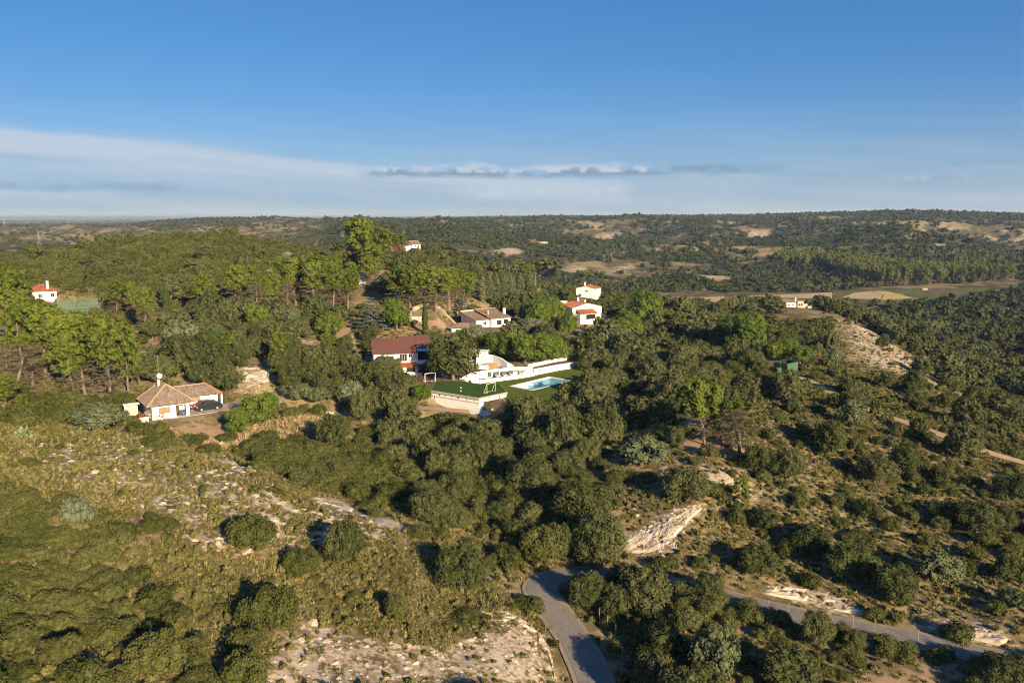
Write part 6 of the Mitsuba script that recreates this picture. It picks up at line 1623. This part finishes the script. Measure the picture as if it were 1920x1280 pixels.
gable_house('white_house', 'small white gabled house higher up behind the orange roofed one', fr, 9.0, 7.5, 3.9, 1.0, 'orange_tile', 'ridge_orange', [(4.0, 5.4, 2.2, 3.1)], over=0.3, axis='y', chim=[(3.0, 3.5, 4.3, 6.0)])
# the house at the far left
ZW = float(ground(*at_range(95, 558, 262)[:2])) + 0.2
fr = Frame(at_range(62, 560, 258), at_range(107, 560, 262), ZW)
h = thing('far_house', 'white house with a red hip roof at the left edge behind the pines', 'house')
n_ = fr.len
part(h, 'wall', Soup().add(*facade(fr, [(0, -1.5), (n_, -1.5), (n_, 3.2), (0, 3.2)], [(1.5, 2.6, 1, 2.2), (5, 6.2, 1, 2.2)], 0, 0.25)).add(*side_wall(fr, [(0.25, -1.5), (7, -1.5), (7, 3.2), (0.25, 3.2)], [], n_ - 0.25, 0.25)).add(*side_wall(fr, [(0.25, -1.5), (7, -1.5), (7, 3.2), (0.25, 3.2)], [], 0, 0.25)), 'white_wall')
window(h, fr, 1.5, 2.6, 1, 2.2, 0)
window(h, fr, 5, 6.2, 1, 2.2, 0)
E = [(-1.4, -0.7, 3.15), (n_ + 0.8, -0.7, 3.15), (n_ + 0.8, 7.8, 3.15), (-1.4, 7.8, 3.15)]
Q = [(2.2, 3.5, 5.0), (n_ - 3.0, 3.5, 5.0)]
L = lambda *p: [fr(q) for q in p]
roof(h, [(fr(E[0]), fr(E[1]), L(E[0], Q[0], Q[1], E[1])), (fr(E[3]), fr(E[0]), L(E[3], Q[0], E[0])), (fr(E[1]), fr(E[2]), L(E[1], Q[1], E[2])), (fr(E[2]), fr(E[3]), L(E[2], Q[1], Q[0], E[3]))], tile='orange_tile', cap='ridge_orange', caps=[L(Q[0], Q[1])])
chimney(h, fr, 4.4, 0.8, 3.3, 6.0, 0.35)
# hilltop house
ZW = float(ground(*at_range(775, 470, 425)[:2])) + 1.3
fr = Frame(at_range(773, 470, 424), at_range(790, 470, 427), ZW)
h = gable_house('hilltop_house', 'white house with a brown tiled roof and a dark tower on the hilltop', fr, 4.8, 6, 2.6, 1.3, 'old_tile', 'ridge_tile', [(1.5, 2.6, 0.9, 2.0), (3.2, 4.2, 0.4, 2.0)], over=0.4, axis='x')
part(h, 'tower', boxes(fr, (-5.6, -3.3, 1, 4.5, -1, 4.6)), 'wood_brown')
part(h, 'tower_top', boxes(fr, (-4.9, -3.9, 1.6, 3.0, 4.6, 6.0)), 'white_wall')
part(h, 'mast', tube_soup([[fr((-4.4, 2.2, 6.0)), fr((-4.4, 2.2, 8.4))]], 0.05), 'grey_metal')
part(h, 'link_wall', boxes(fr, (-3.3, 0, 1.0, 5.0, -1, 1.5)), 'white_wall')
k = thing('barn', 'small brown round topped barn left of the hilltop house', 'shed')
fr = Frame(at_range(734, 472, 421), at_range(746, 472, 421), float(ground(*at_range(740, 472, 421)[:2])))
s = Soup()
arc = [(1.65 + 1.65 * math.cos(a), 2.6 + 1.0 * math.sin(a)) for a in np.linspace(0, np.pi, 9)]
s.add(*facade(fr, [(0, -1), (3.3, -1)] + arc, [], 0, 5))
part(k, 'wall', s, 'wood_brown')
part(k, 'door', boxes(fr, (1.0, 2.3, -0.06, -0.003, 0, 2.1)), 'frame_brown')
# the house half hidden with its white obelisk
ZW = float(ground(*at_range(676, 541, 288)[:2]))
k = thing('obelisk', 'slender white obelisk rising between the pines', 'obelisk')
p = np.array([*at_range(676.3, 540, 284)[:2], ZW + 0.8])
part(k, 'shaft', trimesh.creation.cone(0.62, 5.2, sections=4).apply_translation(p), 'white_wall')
part(k, 'base', Soup().add(*box(p[0] - 0.6, p[0] + 0.6, p[1] - 0.6, p[1] + 0.6, p[2] - 2, p[2])), 'white_wall')
fr = Frame(at_range(667, 540, 286), at_range(688, 540, 289), ZW)
gable_house('white_cottage', 'small white cottage half hidden among the pines beside the obelisk', fr, 4.2, 4, 1.9, 1.0, 'old_tile', 'ridge_tile', [(2.6, 3.6, 0.6, 1.6)], over=0.25, axis='y', chim=[(3.7, 2.0, 1.8, 3.4)])
# ruins and stone walls above the villa
ga = lambda u, v, Y: np.array([*at_range(u, v, Y)[:2], float(ground(*at_range(u, v, Y)[:2]))])
wall_line('stone_wall', 'pinkish plastered wall of the ruin beside the dark cypress', [ga(769, 617, 233), ga(770, 614, 238), ga(772, 610, 243)], 1.7, 0.4, 'pink_wall')
wall_line('stone_wall', 'shaded pinkish wall of the ruin left of the cypress', [ga(770, 617, 233.5), ga(780, 617, 235), ga(793, 617, 237)], [1.7, 1.6, 1.5], 0.4, 'pink_wall')
wall_line('stone_wall', 'long curved ochre stone wall under the bright pines', [ga(775, 598, 248), ga(790, 592, 252), ga(808, 588, 256), ga(826, 586, 257), ga(842, 587, 255), ga(855, 590, 252)], [1.3, 1.4, 1.4, 1.2, 1.1, 1.0], 0.6, 'stone')
k = thing('canopy', 'long flat brown canopy behind the stone wall', 'canopy')
fr = Frame(ga(772, 585, 256), ga(810, 583, 261), float(ground(*ga(790, 585, 258)[:2])) + 0.2)
part(k, 'roof_slab', boxes(fr, (0, fr.len, 0, 3.5, 2.5, 2.7)), 'red_sheet')
for x in (0.2, fr.len / 2, fr.len - 0.35):
    part(k, 'post', boxes(fr, (x, x + 0.15, 0.1, 0.25, -0.6, 2.5)), 'wood_brown')
# the house at the right, above the valley
ZW = float(ground(*at_range(1500, 577, 408)[:2])) + 0.8
fr = Frame(at_range(1474, 577, 404), at_range(1516, 577, 410), ZW)
h = thing('right_house', 'pink and white house with a flat brown hip roof above the valley', 'house')
part(h, 'wall', Soup().add(*facade(fr, [(0, -2), (6.3, -2), (6.3, 2.9), (0, 2.9)], [(1.2, 2.4, 0.8, 2.0), (3.8, 5.0, 0.8, 2.0)], 0, 0.25)).add(*side_wall(fr, [(0.25, -2), (7, -2), (7, 2.9), (0.25, 2.9)], [], 0, 0.25)), 'white_wall')
part(h, 'pink_wing', boxes(fr, (6.35, 10.2, -1.2, 6, -2, 3.2)), 'pink_wall')
part(h, 'low_wing', boxes(fr, (10.25, 13.4, -0.6, 4.5, -3, 1.6)), 'pink_wall')
part(h, 'low_block', boxes(fr, (12.2, 14.6, -2.2, -0.65, -3, 0.6)), 'pink_wall')
window(h, fr, 1.2, 2.4, 0.8, 2.0, 0)
window(h, fr, 3.8, 5.0, 0.8, 2.0, 0)
for x in (6.9, 8.5):
    part(h, 'window', boxes(fr, (x, x + 0.9, -1.24, -1.202, 0.9, 2.0)), 'glass_dark')
E, Q = [(-0.6, -0.6, 2.9), (6.9, -0.6, 2.9), (6.9, 7.6, 2.9), (-0.6, 7.6, 2.9)], [(3.1, 3.2, 4.4), (3.3, 4.0, 4.4)]
L = lambda *p: [fr(q) for q in p]
roof(h, [(fr(E[0]), fr(E[1]), L(E[0], Q[0], E[1])), (fr(E[3]), fr(E[0]), L(E[3], Q[1], Q[0], E[0])), (fr(E[1]), fr(E[2]), L(E[1], Q[0], Q[1], E[2])), (fr(E[2]), fr(E[3]), L(E[2], Q[1], E[3]))], tile='grey_tile', caps=[])
chimney(h, fr, 7.0, 1.5, 3.2, 4.6, 0.4)
# far farm buildings
fr = Frame(at_range(991, 463, 998), at_range(1024, 463, 1006), float(ground(*at_range(1005, 463, 1000)[:2])))
gable_house('farm_building', 'pale pink farm building on the far hillside', fr, 11, 9, 5.5, 1.5, 'orange_tile', 'ridge_orange', [(3, 5, 1.5, 3.5), (7, 9, 1.5, 3.5)], 'pink_wall', axis='x')
part('farm_building', 'long_wing', boxes(fr, (12, 26, 0, 8, -3, 4.5)), 'pink_wall')
for i, (u, v, Y, w_, lab) in enumerate([(516, 419, 2900, 15, 'tiny white farmhouse on the skyline left of the tall pines'), (703, 419, 2700, 13, 'tiny white farmhouse on the skyline right of the tall pines'), (1778, 406, 1950, 9, 'tiny white farmhouse on the right skyline'), (1318, 530, 640, 3.5, 'tiny white hut among the oaks left of the tan field'), (1730, 544, 640, 4.5, 'tiny pale hut at the corner of the ploughed field')]):
    q = at_range(u, v, Y)
    fr = Frame(q, q + np.array([1, 0.1, 0]), float(ground(q[0], q[1])))
    gable_house('farmhouse', lab, fr, w_, w_ * 0.5, w_ * 0.22, w_ * 0.10, 'orange_tile', 'ridge_orange', [(w_ * 0.2, w_ * 0.32, w_ * 0.06, w_ * 0.15), (w_ * 0.6, w_ * 0.72, w_ * 0.06, w_ * 0.15)], deep=6)

# ------------------------------------------------------------------ sports courts
def mesh_panel(a, b, z0, z1, step=0.22):
    """Woven green wind screen between two posts: strips with gaps."""
    s = Soup()
    a, b = np.asarray(a, float)[:2], np.asarray(b, float)[:2]
    n = np.array([-(b - a)[1], (b - a)[0]]) / np.linalg.norm(b - a) * 0.02
    for z in np.arange(z0, z1, step):
        v = []
        for q in (a, b):
            for t in (z, z + step * 0.62):
                v += [[q[0] - n[0], q[1] - n[1], t], [q[0] + n[0], q[1] + n[1], t]]
        s.add(np.array(v), [[0, 2, 6, 4], [1, 5, 7, 3], [2, 3, 7, 6], [0, 4, 5, 1]])
    return s


k = thing('tennis_court', 'green fenced tennis court beside the house at the left', 'tennis court')
Zc = 32.0
cc = [np.array([*at_level(u, v, Zc)[:2], Zc]) for u, v in [(100, 590), (190, 588), (186, 578), (108, 579)]]
part(k, 'court_floor', prism(Polygon([c[:2] for c in cc]).buffer(0.5), Zc - 0.5, Zc + 0.03), 'court_green')
for a, b in ((0, 1), (1, 2), (2, 3), (3, 0)):
    nseg = max(1, int(np.linalg.norm(cc[b] - cc[a]) / 5))
    for i in range(nseg):
        p, q = cc[a] + (cc[b] - cc[a]) * i / nseg, cc[a] + (cc[b] - cc[a]) * (i + 1) / nseg
        part(k, 'fence_panel', mesh_panel(p, q, Zc + 0.1, Zc + 3.2), 'court_screen')
        part(k, 'fence_post', tube_soup([[p, p + [0, 0, 3.4]]], 0.06), 'dark_metal')
k = thing('padel_court', 'green framed padel court with dark glass walls on the right slope', 'padel court')
pp = on_ground(1470, 699)
Zp = float(pp[2]) + 0.25
pc = [np.array([*at_level(u, v, Zp)[:2], Zp]) for u, v in [(1449, 697), (1476, 701), (1495, 697), (1476, 692)]]
part(k, 'court_floor', prism(Polygon([c[:2] for c in pc]).buffer(0.4), Zp - 1.2, Zp + 0.03), 'court_green')
for a, b, m_ in ((0, 1, 'glass_dark'), (1, 2, 'green_mesh'), (2, 3, 'glass_dark'), (3, 0, 'glass_dark')):
    n = 2
    for i in range(n):
        p, q = pc[a] + (pc[b] - pc[a]) * i / n, pc[a] + (pc[b] - pc[a]) * (i + 1) / n
        d = unit(np.cross(q - p, [0, 0, 1])) * 0.02
        v = np.array([p - d, p + d, q - d, q + d])
        v = np.vstack([v + [0, 0, 0.1], v + [0, 0, 2.4]])
        part(k, 'wall_panel', Soup().add(v, [[0, 2, 6, 4], [1, 5, 7, 3], [4, 6, 7, 5]]), m_)
        part(k, 'frame_post', tube_soup([[p, p + [0, 0, 2.6]]], 0.07), 'green_mesh')
        part(k, 'top_rail', tube_soup([[p + [0, 0, 2.5], q + [0, 0, 2.5]]], 0.06), 'green_mesh')
k = thing('equipment_shed', 'low bright green shed beside the padel court', 'shed')
q = on_ground(1462, 702)
fr = Frame(q, q + np.array([1, 0.1, 0]), q[2])
part(k, 'wall', boxes(fr, (-0.6, 1.6, 0, 1.6, -0.5, 1.5)), 'green_mesh')
part(k, 'lid', boxes(fr, (-0.7, 1.7, -0.1, 1.7, 1.5, 1.6)), 'court_green')

# ------------------------------------------------------------------ poles, posts and pylons
def pole(label, u, v, Y, hgt, grp=None):
    k = thing('utility_pole', label, 'utility pole', grp)
    q = at_range(u, v, Y)
    g = float(ground(q[0], q[1]))
    b0 = np.array([q[0], q[1], g])
    part(k, 'pole', tube_soup([[b0 - [0, 0, 0.5], b0 + [0, 0, hgt]]], 0.13, 6), 'pole_wood')
    part(k, 'crossarm', Soup().add(*box(q[0] - 0.7, q[0] + 0.7, q[1] - 0.06, q[1] + 0.06, g + hgt - 0.5, g + hgt - 0.35)), 'pole_wood')


pole('wooden utility pole on the slope left of the white houses', 886, 510, 360, 6.5)
pole('wooden utility pole on the crest above the poplars', 954.5, 506, 355, 6.0)
pole('wooden utility pole among the pines on the crest', 1004, 520, 340, 7)
pole('wooden utility pole right of the airy light green tree', 1231, 552, 340, 6)


def pylon(label, u, v, Y, hgt):
    k = thing('pylon', label, 'pylon')
    q = at_range(u, v, Y)
    g = float(ground(q[0], q[1]))
    w0, w1 = hgt * 0.09, hgt * 0.02
    P = lambda sx, sy, t: np.array([q[0] + sx * (w0 * (1 - t) + w1 * t), q[1] + sy * (w0 * (1 - t) + w1 * t), g + hgt * t])
    r = hgt * 0.003 + 0.04
    for sx in (-1, 1):
        for sy in (-1, 1):
            part(k, 'leg', tube_soup([[P(sx, sy, -0.05), P(sx, sy, 1)]], r, 4), 'grey_metal')
    part(k, 'lattice', tube_soup([[P(-1, -1, t), P(1, -1, t + 0.125)] for t in np.arange(0, 1, 0.125)] + [[P(1, -1, t), P(-1, -1, t + 0.125)] for t in np.arange(0, 1, 0.125)], r * 0.6, 3), 'grey_metal')
    for t, L_ in ((0.72, 0.16), (0.86, 0.13), (0.98, 0.10)):
        part(k, 'arm', tube_soup([[P(0, 0, t) - [hgt * L_, 0, 0], P(0, 0, t) + [hgt * L_, 0, 0]]], r, 4), 'grey_metal')


pylon('lattice pylon on the far plain at the left', 74, 464, 950, 19)
pylon('lattice pylon at the left edge near the skyline', 10.5, 436, 1700, 24)
pylon('faint lattice pylon on the skyline right of the hilltop house', 895, 412, 2300, 20)
pylon('faint lattice pylon on the skyline, second right of the hilltop house', 932, 412, 2300, 18)
pylon('faint lattice pylon on the right skyline', 1561, 405, 2200, 20)
pylon('lattice pylon on the far wooded slope at the right', 1716, 412, 1900, 18)
for i, (u, v, hgt) in enumerate([(1124, 1167, 1.7), (1139, 1182, 1.7), (1154, 1199, 1.7), (1167, 1246, 2.0), (1166, 1276, 2.0)]):
    k = thing('fence_post', 'thin pale fence post along the outer edge of the bend', 'post', 'fence posts along the bend of the lane (cluster)')
    p = on_ground(u, v)
    part(k, 'pole', tube_soup([[p - [0, 0, 0.3], p + [0, 0, hgt]]], 0.045, 5), 'pole_wood')
post_at = []
for i, (u, v, hgt) in enumerate([(1440, 1144, 1.3), (1478, 1153, 1.5), (1560, 1179, 1.4), (1599, 1176, 1.4), (1639, 1190, 1.6), (1721, 1206, 1.4), (1804, 1231, 2.0)]):
    k = thing('fence_post', 'thin grey metal fence post along the straight part of the lane', 'post', 'metal fence posts along the straight lane (cluster)')
    p = on_ground(u, v)
    post_at.append(p)
    part(k, 'pole', tube_soup([[p - [0, 0, 0.3], p + [0, 0, hgt]]], 0.035, 5), 'grey_metal')

# ------------------------------------------------------------------ rock outcrops and the prickly pear
def bank(label, rows, seed, rough_=0.55):
    """A weathered rock face: rows of (bearing, foot, top) down its length."""
    k = thing('rock_outcrop', label, 'rock')
    foot, top = [on_ground(u, a) for u, a, b in rows], [on_ground(u, b) for u, a, b in rows]
    foot, top = spline(foot, 0.25), spline(top, 0.25)
    n = max(len(foot), len(top))
    rs = lambda a: np.stack([np.interp(np.linspace(0, 1, n), np.linspace(0, 1, len(a)), a[:, c]) for c in range(3)], 1)
    foot, top = rs(foot), rs(top)
    m = max(8, int(np.linalg.norm(top - foot, axis=1).max() / 0.22))
    t = np.linspace(0, 1, m + 1)[None, :, None]
    P = foot[:, None] * (1 - t) + top[:, None] * t
    P[..., 2] = ground(P[..., 0], P[..., 1])
    e = np.minimum(1, 5 * np.minimum(t[..., 0], 1 - t[..., 0])) * np.minimum(1, 12 * np.minimum(np.linspace(0, 1, n), 1 - np.linspace(0, 1, n)))[:, None]
    q = P * [1, 1, 2.2]
    r = np.abs(meshkit.fbm(q / 1.5 + seed * 7, 4, seed) - 0.5) * 2.6 + 0.7 * (meshkit.fbm(q / 3.5, 3, seed + 1) - 0.35)
    terr = np.round(meshkit.noise(q / 2.1, seed + 3) * 4) / 4
    fine = meshkit.fbm(q / 0.55, 3, seed + 5) - 0.5
    h = e * rough_ * (0.5 * r + 0.45 * terr + 0.55 * fine + 0.1) - 0.15 * (1 - e)
    rag = sstep(0.42, 0.54, meshkit.fbm(q / 1.9 + 40, 4, seed + 9))
    h = h * rag - 0.22 * (1 - rag)
    P = P + np.array([0.15, -0.55, 0.9]) * h[..., None]
    i, j = np.meshgrid(np.arange(n - 1), np.arange(m), indexing='ij')
    q = (i * (m + 1) + j).reshape(-1)
    part(k, 'rock_face', trimesh.Trimesh(P.reshape(-1, 3), np.vstack([np.stack([q, q + m + 1, q + m + 2], 1), np.stack([q, q + m + 2, q + 1], 1)]), process=False), 'limestone')


bank('pale rock face on the cutting right of the gatehouse', [(424, 722, 712), (436, 727, 700), (450, 728, 690), (466, 727, 685), (482, 726, 686), (496, 722, 690), (508, 716, 698)], 3, 0.5)
bank('crumbling white cut bank above the lane', [(1166, 1030, 1005), (1185, 1040, 995), (1210, 1042, 986), (1240, 1034, 975), (1262, 1014, 964), (1285, 986, 953), (1305, 966, 945), (1322, 951, 940)], 4, 0.42)
bank('white rock bank beside the straight lane, left part', [(1425, 1112, 1102), (1450, 1118, 1100), (1480, 1124, 1098), (1510, 1130, 1100), (1540, 1138, 1110), (1570, 1146, 1124), (1600, 1152, 1136), (1630, 1158, 1148)], 6, 0.5)
bank('white rock bank beside the straight lane, right part', [(1735, 1180, 1172), (1760, 1188, 1166), (1790, 1194, 1164), (1820, 1200, 1168), (1850, 1206, 1178), (1880, 1214, 1190), (1905, 1220, 1206)], 7, 0.5)
bank('pale ledge at the rim of the white bank above the bend', [(862, 1148, 1138), (890, 1152, 1134), (925, 1158, 1138), (960, 1170, 1148), (995, 1192, 1168), (1020, 1220, 1196), (1034, 1250, 1226), (1040, 1285, 1262)], 8, 0.4)
bank('short white ledge on the crest of the spur', [(578, 938, 931), (600, 943, 933), (630, 950, 938), (660, 962, 950), (690, 978, 968), (705, 984, 976)], 9, 0.4)
bank('broken white ledge at the top right of the spur', [(392, 868, 856), (415, 876, 858), (440, 884, 864), (465, 892, 876), (480, 894, 886)], 12, 0.35)
k = thing('prickly_pear', 'pale green prickly pear at the left edge of the spur', 'cactus')
q = on_ground(45, 822)
r = np.random.default_rng(9)
for i in range(26):
    m = trimesh.creation.icosphere(subdivisions=2)
    m.vertices *= [0.22, 0.05, 0.30]
    a, t = r.uniform(0, 3.14), r.normal(0, 0.35)
    c, s_ = math.cos(a), math.sin(a)
    m.vertices = (m.vertices @ np.array([[math.cos(t), 0, math.sin(t)], [0, 1, 0], [-math.sin(t), 0, math.cos(t)]])) @ np.array([[c, s_, 0], [-s_, c, 0], [0, 0, 1]]) + q + [r.normal(0, 0.55), r.normal(0, 0.4), r.uniform(0.2, 1.3)]
    part(k, 'pad', m, 'cactus', smooth=True)

# ------------------------------------------------------------------ the air between here and the far hills
scene['air'] = {'type': 'homogeneous', 'albedo': {'type': 'rgb', 'value': [0.95, 0.95, 0.96]}, 'sigma_t': {'type': 'rgb', 'value': [0.000038, 0.000052, 0.000080]}}
top, low = max(CZ, float(GZ.max())) + 45.0, float(GZ.min()) - 1.0
scene['haze'] = {'type': 'cube', 'to_world': T().translate([0, 0, (top + low) / 2]).scale([9600, 9600, (top - low) / 2]), 'bsdf': {'type': 'null'}, 'interior': {'type': 'ref', 'id': 'air'}}
labels['haze'] = {'label': 'thin blue haze in the air over the hills', 'category': 'haze', 'kind': 'stuff'}
